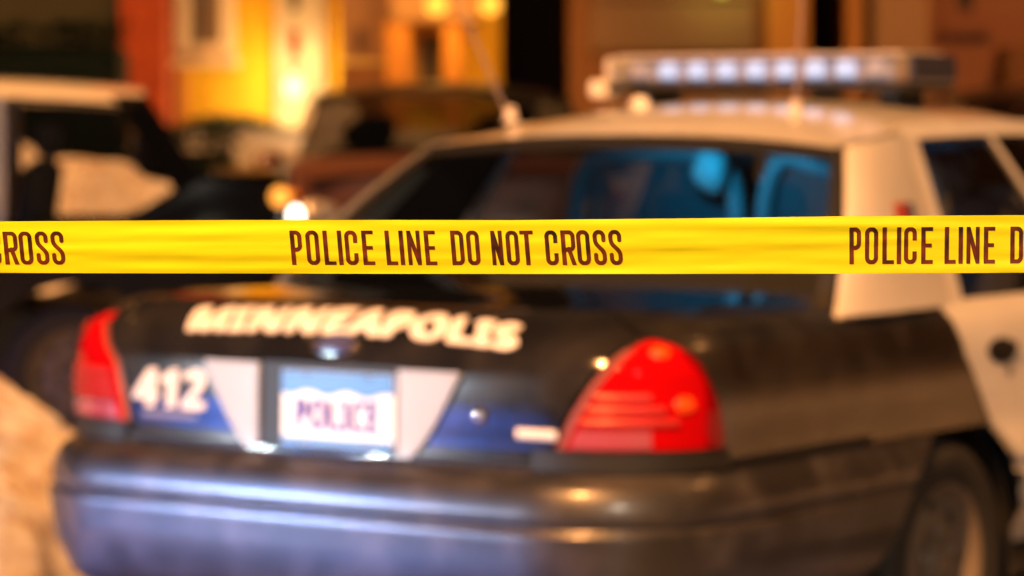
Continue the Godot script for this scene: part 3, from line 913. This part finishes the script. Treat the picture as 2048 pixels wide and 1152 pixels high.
func sash_window(parent: Node3D, x0: float, x1: float, y0: float, y1: float, z: float, pane_mat: Material, trim: Material) -> void:
	var w := node("window", parent, Vector3((x0 + x1) / 2, (y0 + y1) / 2, z))
	var wd := x1 - x0
	var ht := y1 - y0
	var b := 0.13
	part("pane", box(Vector3(wd, ht, 0.02)), pane_mat, w, Vector3(0, 0, 0.012))
	for s in [-1.0, 1.0]:
		part("frame", box(Vector3(b, ht + 2 * b, 0.07), 0.01), trim, w, Vector3(s * (wd + b) / 2, 0, 0.036))
	part("head_trim", box(Vector3(wd - 0.004, b, 0.066), 0.01), trim, w, Vector3(0, (ht + b) / 2, 0.036))
	part("sill", box(Vector3(wd + 2 * b + 0.08, 0.07, 0.14), 0.012), trim, w, Vector3(0, -(ht / 2 + b + 0.037), 0.072))
	part("apron", box(Vector3(wd - 0.004, b, 0.062), 0.01), trim, w, Vector3(0, -(ht + b) / 2, 0.036))
	part("glazing_bar", box(Vector3(0.05, ht - 0.004, 0.04), 0.008), mats.dark_trim, w, Vector3(0, 0, 0.044))
	part("glazing_bar", box(Vector3(wd - 0.004, 0.04, 0.036), 0.008), mats.dark_trim, w, Vector3(0, ht * 0.05, 0.042))

func siding(called: String, m: Material, parent: Node3D, x0: float, x1: float, y0: float, y1: float, z: float) -> void:
	# lapped boards, each tilted out at its lower edge, on the wall's face
	var st := SurfaceTool.new()
	st.begin(Mesh.PRIMITIVE_TRIANGLES)
	var y := y0
	while y < y1 - 0.02:
		var t := minf(y + 0.14, y1)
		var q := [Vector3(x0, y, z + 0.028), Vector3(x1, y, z + 0.028), Vector3(x1, t, z + 0.008), Vector3(x0, t, z + 0.008), Vector3(x0, y, z + 0.004), Vector3(x1, y, z + 0.004)]
		for i in [0, 3, 1, 1, 3, 2, 4, 0, 5, 5, 0, 1]:
			st.set_smooth_group(-1)
			st.add_vertex(q[i])
		y += 0.14
	st.generate_normals()
	part(called, st.commit(), m, parent).set_meta("kind", "stuff")

func gable_roof(m: Material, parent: Node3D, x0: float, x1: float, y: float, rise: float, z0: float, z1: float) -> void:
	var xm := (x0 + x1) / 2
	for s in [-1.0, 1.0]:
		var xe: float = xm + s * ((x1 - x0) / 2 + 0.3)
		part("roof_slope", slab(func(u, v): return Vector3(lerpf(xe, xm, u), lerpf(y - 0.1, y + rise, u), lerpf(z0 + 0.3, z1 - 0.3, v)), [0.0, 0.5, 1.0], [0.0, 0.5, 1.0], -0.15 * s), m, parent)
	var st := SurfaceTool.new()
	st.begin(Mesh.PRIMITIVE_TRIANGLES)
	for p in [Vector3(x0, y, z0), Vector3(xm, y + rise - 0.1, z0), Vector3(x1, y, z0)]: st.add_vertex(p)
	st.generate_normals()
	part("gable", st.commit(), mats.tan_wall, parent)

const YARD := 1.36

func houses() -> void:
	# yellow house with its lit entrance
	var h := thing("yellow_house", "bright yellow house lit by its porch lamp, with a white trimmed window", "house", Vector3(0, 0, 0))
	wall_box("wall", mats.yellow_wall, h, -2.88, -0.1, YARD - 0.3, 6.6, -28.0, -35.0)
	siding("siding", mats.yellow_wall, h, -2.87, -2.06, YARD + 0.05, 6.5, -28.0)
	siding("siding", mats.yellow_wall, h, -1.62, -1.46, YARD + 0.05, 6.5, -28.0)
	wall_box("corner_board", mats.orange_trim, h, -2.93, -2.82, YARD, 6.6, -27.93, -28.05)
	sash_window(h, -2.80, -2.54, 2.14, 3.3, -28.0 + 0.03, mats.dim_pane, mats.cream_trim)
	wall_box("door_surround", mats.cream_trim, h, -2.06, -1.62, YARD, 3.9, -27.9, -28.0)
	var d := node("front_door", h)
	wall_box("door_leaf", mats.cream_door, d, -1.99, -1.69, YARD + 0.05, 3.5, -27.86, -27.9)
	wall_box("door_panel", mats.red_accent, d, -1.925, -1.845, 2.03, 2.25, -27.84, -27.86)
	wall_box("door_panel", mats.dark_trim, d, -1.925, -1.845, 2.42, 2.7, -27.84, -27.86)
	wall_box("step", mats.concrete, h, -2.3, -1.4, YARD - 0.3, YARD + 0.03, -27.0, -28.0)
	gable_roof(mats.dark_roof, h, -2.88, -0.1, 6.6, 1.9, -28.0, -35.0)
	var lamp := node("porch_lamp", h, Vector3(-1.88, 1.76, -27.62))
	part("lamp_globe", lumpy(0.08, 0.10, 0.08, 1, 1.0, 0.0, 20, 12), mats.porch_glow, lamp)
	part("lamp_bracket", rod(Vector3(0, 0.14, 0), Vector3(0, 0.18, -0.24), 0.02, 0.02), mats.dark_trim, lamp)
	lamp_light("porch_light", lamp, Vector3(0, 0, 0.0), Color(1.0, 0.86, 0.62), 1.05, 0.08)
	# covered porch to its right: beam, posts, window
	wall_box("porch_gable", mats.tan_wall, h, -1.46, -1.02, 1.98, 5.0, -27.2, -28.0)
	wall_box("gable_vent", mats.dark_trim, h, -1.33, -1.25, 2.05, 2.25, -27.18, -27.2)
	wall_box("porch_beam", mats.tan_wall, h, -1.02, -0.28, 2.30, 2.75, -26.9, -28.0)
	wall_box("porch_post", mats.orange_trim, h, -1.07, -0.86, YARD, 2.30, -26.95, -27.15)
	wall_box("porch_post", mats.orange_trim, h, -0.58, -0.42, YARD, 2.30, -26.95, -27.15)
	wall_box("porch_rail", mats.brown_trim, h, -1.45, -1.07, YARD, 1.95, -26.98, -27.12)
	sash_window(h, -0.80, -0.58, 1.80, 2.22, -28.0 + 0.01, mats.olive_pane, mats.orange_trim)
	for k in 2:
		var pl := node("soffit_lamp", h, Vector3([-0.63, -0.18][k], 2.43, -26.7))
		part("lamp_globe", lumpy(0.085, 0.085, 0.085, 1, 1.0, 0.0, 16, 10), mats.amber_glow, pl)
		lamp_light("soffit_light", pl, Vector3.ZERO, Color(1.0, 0.72, 0.35), 0.45, 0.08)
	# chimney or pier of red brick at its left corner
	var b := thing("brick_pier", "red brick pier at the left corner of the yellow house", "pier")
	wall_box("pier_shaft", mats.red_brick, b, -3.34, -2.95, YARD - 0.4, 7.4, -27.3, -27.9)
	wall_box("pier_cap", mats.concrete, b, -3.38, -2.91, 7.4, 7.5, -27.26, -27.94)
	# dark house on the far left
	var k := thing("dark_green_house", "unlit dark green house at the far left behind the white roofed car", "house")
	wall_box("wall", mats.dark_green_wall, k, -10.5, -3.36, YARD - 0.6, 6.4, -27.5, -35.0)
	siding("siding", mats.dark_green_wall, k, -10.4, -3.4, YARD, 6.3, -27.5)
	wall_box("corner_board", mats.dark_green_wall, k, -3.46, -3.36, YARD, 6.4, -27.44, -27.5)
	sash_window(k, -6.6, -5.8, 2.6, 3.9, -27.48, mats.night_pane, mats.dark_trim)
	gable_roof(mats.dark_roof, k, -10.5, -3.36, 6.4, 2.4, -27.5, -35.0)
	# brown house to the right
	var r := thing("brown_house", "brown house with a wide garage door, above the squad car's light bar", "house")
	wall_box("wall", mats.brown_wall, r, 0.5, 2.55, YARD - 0.4, 6.2, -27.5, -34.0)
	var gd := node("garage_door", r)
	for j in 5:
		wall_box("door_panel", mats.garage_tan, gd, 0.68, 2.08, 2.06 + 0.44 * j, 2.06 + 0.44 * j + 0.42, -27.44, -27.5)
	wall_box("corner_post", mats.orange_trim, r, 2.18, 2.53, YARD, 6.2, -27.40, -27.5)
	wall_box("base_board", mats.brown_trim, r, 0.52, 2.17, YARD, 2.0, -27.46, -27.5)
	gable_roof(mats.dark_roof, r, 0.5, 2.55, 6.2, 1.6, -27.5, -34.0)
	var wl := node("wall_lamp", r, Vector3(1.78, 2.60, -27.25))
	part("lamp_globe", lumpy(0.07, 0.07, 0.07, 1, 1.0, 0.0, 16, 10), mats.green_glow, wl)
	lamp_light("wall_light", wl, Vector3.ZERO, Color(0.95, 0.95, 0.5), 0.15, 0.07)
	# reddish house at the far right
	var q := thing("red_house", "reddish house with orange corner trim at the far right", "house")
	wall_box("wall", mats.red_wall, q, 2.95, 9.5, YARD - 0.4, 6.4, -27.8, -34.5)
	wall_box("corner_board", mats.orange_trim, q, 2.88, 3.08, YARD, 6.4, -27.72, -27.8)
	wall_box("bay", mats.tan_wall, q, 3.10, 3.56, YARD, 5.0, -27.4, -27.8)
	sash_window(q, 3.85, 3.98, 2.42, 3.4, -27.79, mats.night_pane, mats.red_wall)
	wall_box("porch_wall", mats.brown_trim, q, 4.2, 9.0, YARD, 2.1, -27.2, -27.8)
	gable_roof(mats.dark_roof, q, 2.95, 9.5, 6.4, 2.2, -27.8, -34.5)
	# an unlit house on the next street closes the gaps
	var g := thing("back_row_house", "unlit house of the next street, dark in the gaps between the lit houses", "house", Vector3(0, 0, -40))
	wall_box("wall", mats.night_wall, g, -4.4, 4.4, YARD - 0.4, 6.5, 0, -6)
	gable_roof(mats.dark_roof, g, -4.4, 4.4, 6.5, 2.2, 0, -6)
	# the lit front across the street, seen only as a warm reflection in the squad car's flank
	var o := thing("street_front_house", "brown wooden house on the right of the street, lit by the street lamp", "house")
	wall_box("wall", mats.brown_wall, o, 11.0, 17.0, 0, 6.5, -2.0, -26.0)
	wall_box("porch_wall", mats.tan_wall, o, 10.2, 10.98, 0, 1.1, -6.0, -14.0)
	for j in 5:
		wall_box("window", mats.night_pane, o, 10.96, 11.02, 1.6, 3.0, -5.0 - 4.0 * j, -6.2 - 4.0 * j)

func ground() -> void:
	var n := FastNoiseLite.new()
	n.seed = 5
	n.frequency = 0.35
	n.fractal_octaves = 4
	var h := func(x, z):
		var up := smoothstep(-21.5, -26.5, z)
		return up * YARD + 0.10 * n.get_noise_2d(x, z) * smoothstep(-19.0, -22.0, z)
	var g := part("snowy_ground", skin(func(u, v): return Vector3(u, h.call(u, v) - 0.02, v), lst(-40, 40, 100), lst(20, -20, 20) + lst(-20.5, -30, 40) + lst(-32, -60, 10)), mats.packed_snow)
	tag(g, "", "", "", "structure")
	var road := part("road", skin(func(u, v): return Vector3(u, 0.004 + 0.012 * n.get_noise_2d(u * 1.5, v * 1.5), v), lst(-1.5, 9.0, 60), lst(14, -19, 120)), mats.wet_road)
	tag(road, "", "", "", "structure")
	# ploughed snow
	var bank := func(called: String, label: String, at: Vector3, r: Vector3, s: int):
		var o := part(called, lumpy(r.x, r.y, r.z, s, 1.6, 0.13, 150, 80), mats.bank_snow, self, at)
		tag(o, label, "snow bank", "ploughed snow banks")
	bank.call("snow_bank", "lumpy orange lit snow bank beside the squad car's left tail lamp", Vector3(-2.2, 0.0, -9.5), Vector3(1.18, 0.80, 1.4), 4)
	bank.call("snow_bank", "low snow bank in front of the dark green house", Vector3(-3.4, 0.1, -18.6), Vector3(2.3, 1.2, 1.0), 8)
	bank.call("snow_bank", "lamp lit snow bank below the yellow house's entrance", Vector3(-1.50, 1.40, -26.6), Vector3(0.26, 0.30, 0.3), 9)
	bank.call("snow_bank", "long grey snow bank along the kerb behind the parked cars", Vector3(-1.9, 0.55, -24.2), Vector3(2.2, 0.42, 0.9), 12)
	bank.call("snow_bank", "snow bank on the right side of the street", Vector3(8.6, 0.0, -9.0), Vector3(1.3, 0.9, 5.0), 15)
	# clipped hedge before the dark green house: a tall run and a low run
	var hg := thing("clipped_hedge", "dark clipped hedge behind the white roofed patrol wagon", "hedge", Vector3(0, 0, -21.3))
	for run in [[-9.5, -2.58, 2.1], [-2.58, -1.85, 1.40]]:
		part("hedge_core", box(Vector3(run[1] - run[0], run[2] - 0.15, 0.7), 0.05), mats.evergreen, hg, Vector3((run[0] + run[1]) / 2, run[2] / 2 - 0.07, 0))
		var hr := RandomNumberGenerator.new()
		hr.seed = 5
		var hs := SurfaceTool.new()
		hs.begin(Mesh.PRIMITIVE_TRIANGLES)
		for i in int(900 * (run[1] - run[0])):
			var c := Vector3(hr.randf_range(run[0], run[1]), hr.randf_range(0.05, run[2]), hr.randf_range(0.25, 0.45) * (1 if hr.randf() < 0.7 else -1))
			if hr.randf() < 0.25: c = Vector3(c.x, run[2] - hr.randf() * 0.14, hr.randf_range(-0.4, 0.4))
			var e := Vector3(hr.randf() - 0.5, hr.randf() - 0.3, hr.randf() - 0.3).normalized() * 0.08
			var f := e.cross(Vector3(hr.randf(), hr.randf(), hr.randf())).normalized() * 0.022
			for p in [c - f, c + f, c + e]: hs.add_vertex(p)
		hs.generate_normals()
		part("foliage", hs.commit(), mats.evergreen, hg).set_meta("kind", "stuff")
	# low evergreen shrub under the window
	var sh := thing("evergreen_shrub", "low dark evergreen shrub under the yellow house's window", "shrub", Vector3(-2.45, YARD - 0.02, -27.5))
	var rng := RandomNumberGenerator.new()
	rng.seed = 77
	var st := SurfaceTool.new()
	st.begin(Mesh.PRIMITIVE_TRIANGLES)
	for i in 900:
		var d := Vector3(rng.randfn(), absf(rng.randfn()), rng.randfn()).normalized() * (0.5 + 0.5 * rng.randf())
		var c := Vector3(d.x * 0.5, d.y * 0.17, d.z * 0.26)
		var e := Vector3(rng.randf() - 0.5, rng.randf() - 0.2, rng.randf() - 0.5).normalized() * 0.06
		var f := e.cross(Vector3(rng.randf(), rng.randf(), rng.randf())).normalized() * 0.02
		for p in [c - f, c + f, c + e]: st.add_vertex(p)
	st.generate_normals()
	part("foliage", st.commit(), mats.evergreen, sh)
	for i in 4: part("stem", rod(Vector3(-0.3 + 0.2 * i, -0.05, 0), Vector3(-0.36 + 0.24 * i, 0.12, 0.02), 0.015, 0.008), mats.brown_trim, sh)

# ------------------------------------------------------------------

func make_materials() -> void:
	font_bold = SystemFont.new()
	font_bold.font_names = PackedStringArray(["Droid Sans"])
	font_bold.font_weight = 700
	var bp := mat("black_paint", lin(0.008, 0.008, 0.010), 0.09, 0.0, 0.6)
	bp.clearcoat_enabled = true
	bp.clearcoat = 1.0
	bp.clearcoat_roughness = 0.03
	var fp := mat("filmed_paint", Color.WHITE, 0.085, 0.0, 0.75)
	mottled(fp, noise_tex(7, 0.012, lin(0.009, 0.009, 0.010), lin(0.028, 0.025, 0.023), 512, 4, 0.3, 0.75), 0.7)
	fp.clearcoat_enabled = true
	fp.clearcoat = 1.0
	fp.clearcoat_roughness = 0.05
	var fl := mat("flank_paint", Color.WHITE, 0.3, 0.0, 0.6)
	fl.albedo_texture = fp.albedo_texture
	fl.uv1_triplanar = true
	fl.uv1_scale = fp.uv1_scale
	fl.clearcoat_enabled = true
	fl.clearcoat = 1.0
	fl.clearcoat_roughness = 0.2
	var bu := mat("bumper_paint", Color.WHITE, 0.42, 0.0, 0.6)
	mottled(bu, noise_tex(3, 0.02, lin(0.014, 0.014, 0.017), lin(0.06, 0.058, 0.062), 512, 3, 0.3, 0.8), 0.5)
	bu.clearcoat_enabled = true
	bu.clearcoat = 0.7
	bu.clearcoat_roughness = 0.22
	var wp := mat("white_paint", Color.WHITE, 0.3)
	mottled(wp, noise_tex(9, 0.01, lin(0.74, 0.73, 0.70), lin(0.80, 0.80, 0.79), 256, 4), 0.9)
	wp.clearcoat_enabled = true
	wp.clearcoat_roughness = 0.05
	mat("gloss_white", lin(0.82, 0.82, 0.80), 0.15)
	mat("pale_plastic", lin(0.62, 0.58, 0.56), 0.4)
	mat("rubber", lin(0.012, 0.012, 0.012), 0.55)
	mat("trim_black", lin(0.005, 0.005, 0.005), 0.8, 0.0, 0.25)
	mat("bar_reflector", lin(0.26, 0.30, 0.48), 0.4, 0.0, 0.5)
	mat("smoke_plastic", lin(0.05, 0.05, 0.075), 0.25)
	mat("aerial_grey", lin(0.30, 0.25, 0.24), 0.5)
	mat("tyre", lin(0.022, 0.021, 0.02), 0.75)
	mat("wheel_steel", lin(0.15, 0.12, 0.09), 0.6, 0.0)
	mat("steel", lin(0.28, 0.27, 0.26), 0.4, 0.7)
	mat("chrome", lin(0.75, 0.75, 0.76), 0.12, 1.0)
	mat("silver_trim", lin(0.34, 0.335, 0.33), 0.45, 0.1)
	var red := mat("red_lens", lin(0.44, 0.002, 0.004), 0.08, 0.0, 0.12)
	mat("reverse_lens", lin(0.36, 0.07, 0.11), 0.2, 0.0, 0.7)
	mat("shade_red", lin(0.20, 0.001, 0.003), 0.06, 0.0, 0.3)
	mat("highlight_orange", lin(0.98, 0.10, 0.015), 0.2)
	mat("lens_rim", lin(0.26, 0.07, 0.06), 0.3)
	mat("pale_rib", lin(0.46, 0.022, 0.022), 0.35)
	mat("white_vinyl", lin(0.86, 0.85, 0.83), 0.5)
	mat("grey_vinyl", lin(0.20, 0.20, 0.28), 0.5)
	mat("badge_blue", lin(0.10, 0.10, 0.20), 0.2, 0.5)
	mat("plate_white", lin(0.84, 0.83, 0.82), 0.4)
	mat("plate_blue", lin(0.0, 0.13, 0.48), 0.4)
	mat("plate_blue_pale", lin(0.05, 0.19, 0.52), 0.4)
	mat("plate_ink", lin(0.10, 0.08, 0.38), 0.5)
	mat("emblem_red", lin(0.50, 0.06, 0.04), 0.4)
	mat("emblem_blue", lin(0.02, 0.03, 0.14), 0.4)
	mat("seat_cloth", lin(0.075, 0.08, 0.09), 0.85)
	mat("lining", lin(0.018, 0.018, 0.02), 0.9)
	mat("cage_grey", lin(0.15, 0.16, 0.17), 0.6)
	mat("lump_grey", lin(0.26, 0.27, 0.28), 0.6)
	var gl := mat("car_glass", Color(0.01, 0.012, 0.012, 0.42), 0.03)
	gl.transparency = BaseMaterial3D.TRANSPARENCY_ALPHA
	var dg := mat("dark_glass", Color(0.01, 0.014, 0.014, 0.72), 0.03)
	dg.transparency = BaseMaterial3D.TRANSPARENCY_ALPHA
	var tg := mat("tinted_glass", Color(0.01, 0.012, 0.012, 0.36), 0.03)
	tg.transparency = BaseMaterial3D.TRANSPARENCY_ALPHA
	var cp := mat("hazed_pane", Color(0.30, 0.36, 0.38, 0.42), 0.6, 0.0, 0.1)
	cp.transparency = BaseMaterial3D.TRANSPARENCY_ALPHA
	var cl := mat("clear_lens", Color(0.8, 0.82, 0.85, 0.18), 0.05, 0.0, 0.12)
	cl.transparency = BaseMaterial3D.TRANSPARENCY_ALPHA
	mat("amber_lens", lin(0.8, 0.25, 0.02), 0.2)
	glow("amber_glint_glow", Color(1.0, 0.62, 0.2), 2.0)
	glow("led_glow", Color(0.64, 0.82, 1.0), 1.05)
	glow("led_dim", Color(0.85, 0.75, 0.8), 0.25)
	glow("screen_glow", Color(0.14, 0.60, 0.78), 0.4)
	glow("blue_glow", Color(0.08, 0.4, 0.7), 0.25)
	glow("sodium_glow", Color(1.0, 0.7, 0.35), 6.0)
	glow("white_glow", Color(1.0, 0.95, 0.88), 6.0)
	glow("porch_glow", Color(1.0, 0.93, 0.75), 1.8)
	glow("amber_glow", Color(1.0, 0.68, 0.2), 2.2)
	glow("green_glow", Color(0.85, 0.9, 0.3), 1.2)
	glow("headlamp_glow", Color(0.85, 0.93, 1.0), 14.0)
	glow("strobe_glow", Color(0.15, 0.4, 1.0), 2.0)
	mat("clear_lens_dull", lin(0.35, 0.35, 0.36), 0.2, 0.3)
	mat("maroon_paint", lin(0.07, 0.020, 0.019), 0.3).clearcoat_enabled = true
	mat("navy_paint", lin(0.007, 0.008, 0.013), 0.3, 0.0, 0.3)
	# setting
	mat("yellow_wall", lin(0.72, 0.42, 0.005), 0.7)
	mat("cream_trim", lin(0.72, 0.60, 0.36), 0.6)
	mat("cream_door", lin(0.70, 0.58, 0.34), 0.5)
	mat("tan_wall", lin(0.42, 0.24, 0.10), 0.7)
	mat("orange_trim", lin(0.60, 0.26, 0.03), 0.6)
	mat("brown_trim", lin(0.20, 0.08, 0.02), 0.7)
	mat("brown_wall", lin(0.22, 0.095, 0.03), 0.8)
	mat("garage_tan", lin(0.22, 0.125, 0.06), 0.6)
	mat("red_wall", lin(0.34, 0.14, 0.06), 0.8)
	var rb := mat("red_brick", Color.WHITE, 0.85)
	mottled(rb, noise_tex(31, 0.03, lin(0.42, 0.075, 0.015), lin(0.32, 0.05, 0.012), 256), 0.7)
	mat("dark_green_wall", lin(0.040, 0.042, 0.020), 0.8)
	mat("night_wall", lin(0.25, 0.18, 0.18), 0.9)
	mat("dark_roof", lin(0.03, 0.028, 0.026), 0.9)
	mat("dark_trim", lin(0.10, 0.06, 0.03), 0.6)
	mat("red_accent", lin(0.40, 0.04, 0.01), 0.6)
	mat("dim_pane", lin(0.30, 0.24, 0.15), 0.25)
	mat("olive_pane", lin(0.14, 0.11, 0.02), 0.25)
	mat("night_pane", lin(0.03, 0.03, 0.03), 0.1)
	mat("concrete", lin(0.30, 0.28, 0.26), 0.9)
	mat("raw_wood", lin(0.36, 0.22, 0.12), 0.8)
	mat("evergreen", lin(0.02, 0.035, 0.012), 0.8)
	var ps := mat("packed_snow", Color.WHITE, 0.75)
	mottled(ps, noise_tex(41, 0.01, lin(0.45, 0.44, 0.43), lin(0.82, 0.83, 0.85), 512, 5), 0.12)
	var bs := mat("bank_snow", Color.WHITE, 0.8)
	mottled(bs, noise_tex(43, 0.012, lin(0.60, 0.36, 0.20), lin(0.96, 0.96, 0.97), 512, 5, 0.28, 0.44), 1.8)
	var wr := mat("wet_road", Color.WHITE, 0.45)
	mottled(wr, noise_tex(47, 0.01, lin(0.045, 0.045, 0.045), lin(0.32, 0.32, 0.34), 512, 5, 0.45, 0.8), 0.15)
	var tp := mat("tape", Color.WHITE, 0.45)
	tp.albedo_texture = tape_print()
	tp.backlight_enabled = true
	tp.backlight = Color(0.3, 0.3, 0.3)

func _ready() -> void:
	# camera: a long lens focused on the tape
	var cam := Camera3D.new()
	cam.name = "camera"
	var phys := CameraAttributesPhysical.new()
	phys.frustum_focal_length = 133.33
	phys.frustum_focus_distance = 3.2
	phys.exposure_aperture = 5.8
	phys.frustum_near = 0.05
	phys.frustum_far = 300.0
	cam.attributes = phys
	cam.position = Vector3(0, EYE, 0)
	cam.rotation.x = -atan(326.0 / 6400.0)
	cam.fov = rad_to_deg(2.0 * atan(576.0 / 6400.0))
	cam.near = 0.05
	cam.far = 300.0
	add_child(cam)
	# sky: a low overcast lit from below by the town
	var sky := ProceduralSkyMaterial.new()
	sky.sky_top_color = lin(0.020, 0.012, 0.008)
	sky.sky_horizon_color = lin(0.05, 0.028, 0.016)
	sky.sky_curve = 0.25
	sky.ground_horizon_color = lin(0.03, 0.016, 0.01)
	sky.ground_bottom_color = lin(0.02, 0.012, 0.01)
	var env := Environment.new()
	env.background_mode = Environment.BG_SKY
	env.sky = Sky.new()
	env.sky.sky_material = sky
	env.tonemap_mode = Environment.TONE_MAPPER_LINEAR
	env.tonemap_exposure = 1.0
	env.sdfgi_enabled = true
	env.ssao_enabled = true
	env.ssil_enabled = true
	var we := WorldEnvironment.new()
	we.name = "environment"
	we.environment = env
	add_child(we)

	make_materials()
	ground()
	houses()
	street_lamp(Vector3(-1.7, 0, -2.9), 0.0, "sodium street lamp nearest the tape", 275.0, SODIUM, "sodium_glow", Vector3(4.0, -8.0, -6.6), 28.5)
	street_lamp(Vector3(4.2, 0, 9.0), 0.6, "added white street lamp out of view behind the camera", 84.0, Color(1.0, 0.93, 0.82), "white_glow")  # added to whiten the light on the tape
	street_lamp(Vector3(9.6, 0, -9.0), -PI / 2, "sodium street lamp on the right side of the street", 8.0)
	street_lamp(Vector3(-5.6, 0, -17.2), 0.0, "sodium street lamp beside the white roofed patrol wagon", 200.0, SODIUM, "sodium_glow", Vector3(3.6, -7.0, 0.4))
	street_lamp(Vector3(5.4, 0, -20.5), 0.0, "added sodium street lamp out of view before the red house", 62.0, SODIUM, "sodium_glow", Vector3(-1.5, -5.0, -7.5), 42.0)  # added to brighten the houses on the right
	street_lamp(Vector3(-5.6, 0, -23.4), 0.0, "added sodium street lamp out of view beside the tall hedge", 60.0, SODIUM, "sodium_glow", Vector3(-0.5, -5.0, -4.5), 45.0)  # added to brighten the left of the background
	squad_car()
	var suv := {"length": 4.7, "half": 0.94, "hood": 1.03, "belt": 0.99, "roof": 1.63, "ws0": 1.05, "ws1": 1.45, "pillar": 3.30, "mid_pillar": 2.2, "deck": 1.20, "rear_pillar": mats.trim_black, "rw0": 4.4, "rw1": 4.0, "axle0": 0.95, "axle1": 3.7, "lamp_y": 0.78, "body": mats.navy_paint, "top": mats.white_paint, "pillar_mat": mats.white_paint, "front_pillar": mats.trim_black, "head": mats.clear_lens_dull}
	var near := suv.duplicate()
	near.merge({"signal": mats.amber_glint_glow, "pale_glint_glow": mats.white_glow}, true)
	parked_car("patrol_wagon", "dark patrol wagon with a white roof parked at the left behind the tape", Vector3(-5.68, 0, -14.42), deg_to_rad(96.0), near)
	var pick := suv.duplicate()
	pick.merge({"hood": 1.22, "belt": 1.14, "roof": 1.68, "half": 0.98, "lamp_y": 0.93, "body": mats.maroon_paint, "top": mats.navy_paint, "pillar_mat": mats.navy_paint, "front_pillar": mats.navy_paint, "rear_pillar": mats.navy_paint, "deck": 1.14, "pillar": 2.3, "mid_pillar": 3.2}, true)
	var mc := parked_car("maroon_car", "maroon car facing the tape between the patrol wagon and the squad car", Vector3(-0.31, 0, -17.6), deg_to_rad(180.0 + 4.0), pick)
	var dk := suv.duplicate()
	dk.merge({"body": mats.navy_paint, "top": mats.navy_paint, "pillar_mat": mats.navy_paint, "front_pillar": mats.navy_paint, "rear_pillar": mats.navy_paint, "deck": 1.0, "pillar": 2.3, "mid_pillar": 3.2, "roof": 1.66}, true)
	parked_car("dark_car", "dark car beyond the squad car at the far right edge", Vector3(3.35, 0, -17.5), deg_to_rad(180.0), dk)
	# the patrol wagon whose headlights and blue strobes light the scene from the left
	var lit := suv.duplicate()
	lit.merge({"head": mats.clear_lens_dull, "core": mats.headlamp_glow}, true)
	var at := Vector3(-12.3, 0, -3.6)
	var to := Vector3(-0.2, 0, -7.5) - at
	var turn := atan2(-to.x, -to.z)
	var lw := parked_car("patrol_wagon", "patrol wagon left of the camera with headlights and blue strobes on", at, turn, lit)
	for s in [-1.0, 1.0]:
		spot_light("headlight", lw, Vector3(s * 0.69, 0.78, -0.02), Vector3(0, -0.025, -1), Color(0.92, 0.95, 1.0), 84.0, 0.08, 5.6, 0.7)
	for k in 4:
		var x := -0.45 + 0.30 * k
		part("added_strobe", box(Vector3(0.16, 0.05, 0.03), 0.008), mats.strobe_glow, lw, Vector3(x, 0.64, -0.02))  # added blue lamps that colour the ground mirrored in the trunk
		spot_light("added_strobe_light", lw, Vector3(x, 0.64, -0.06), Vector3(x * 1.5, -0.53, -1), Color(0.18, 0.45, 1.0), 66.0, 0.06, 29.0, 0.5)
	var bar := node("light_bar", lw)
	part("bar_base", box(Vector3(1.1, 0.03, 0.3), 0.01), mats.rubber, bar, Vector3(0, 1.66, 1.75))
	for s in [-1.0, 1.0]:
		part("strobe_lamp", box(Vector3(0.4, 0.1, 0.26), 0.02), mats.strobe_glow, bar, Vector3(s * 0.32, 1.725, 1.75))
		spot_light("added_bar_spot", lw, Vector3(s * 0.32, 1.725, 1.58), Vector3(s * -0.02, -0.225, -1), Color(0.24, 0.52, 1.0), 300.0, 0.10, 8.5, 0.35)  # added blue spot that tints the squad car's bumper
	tape()
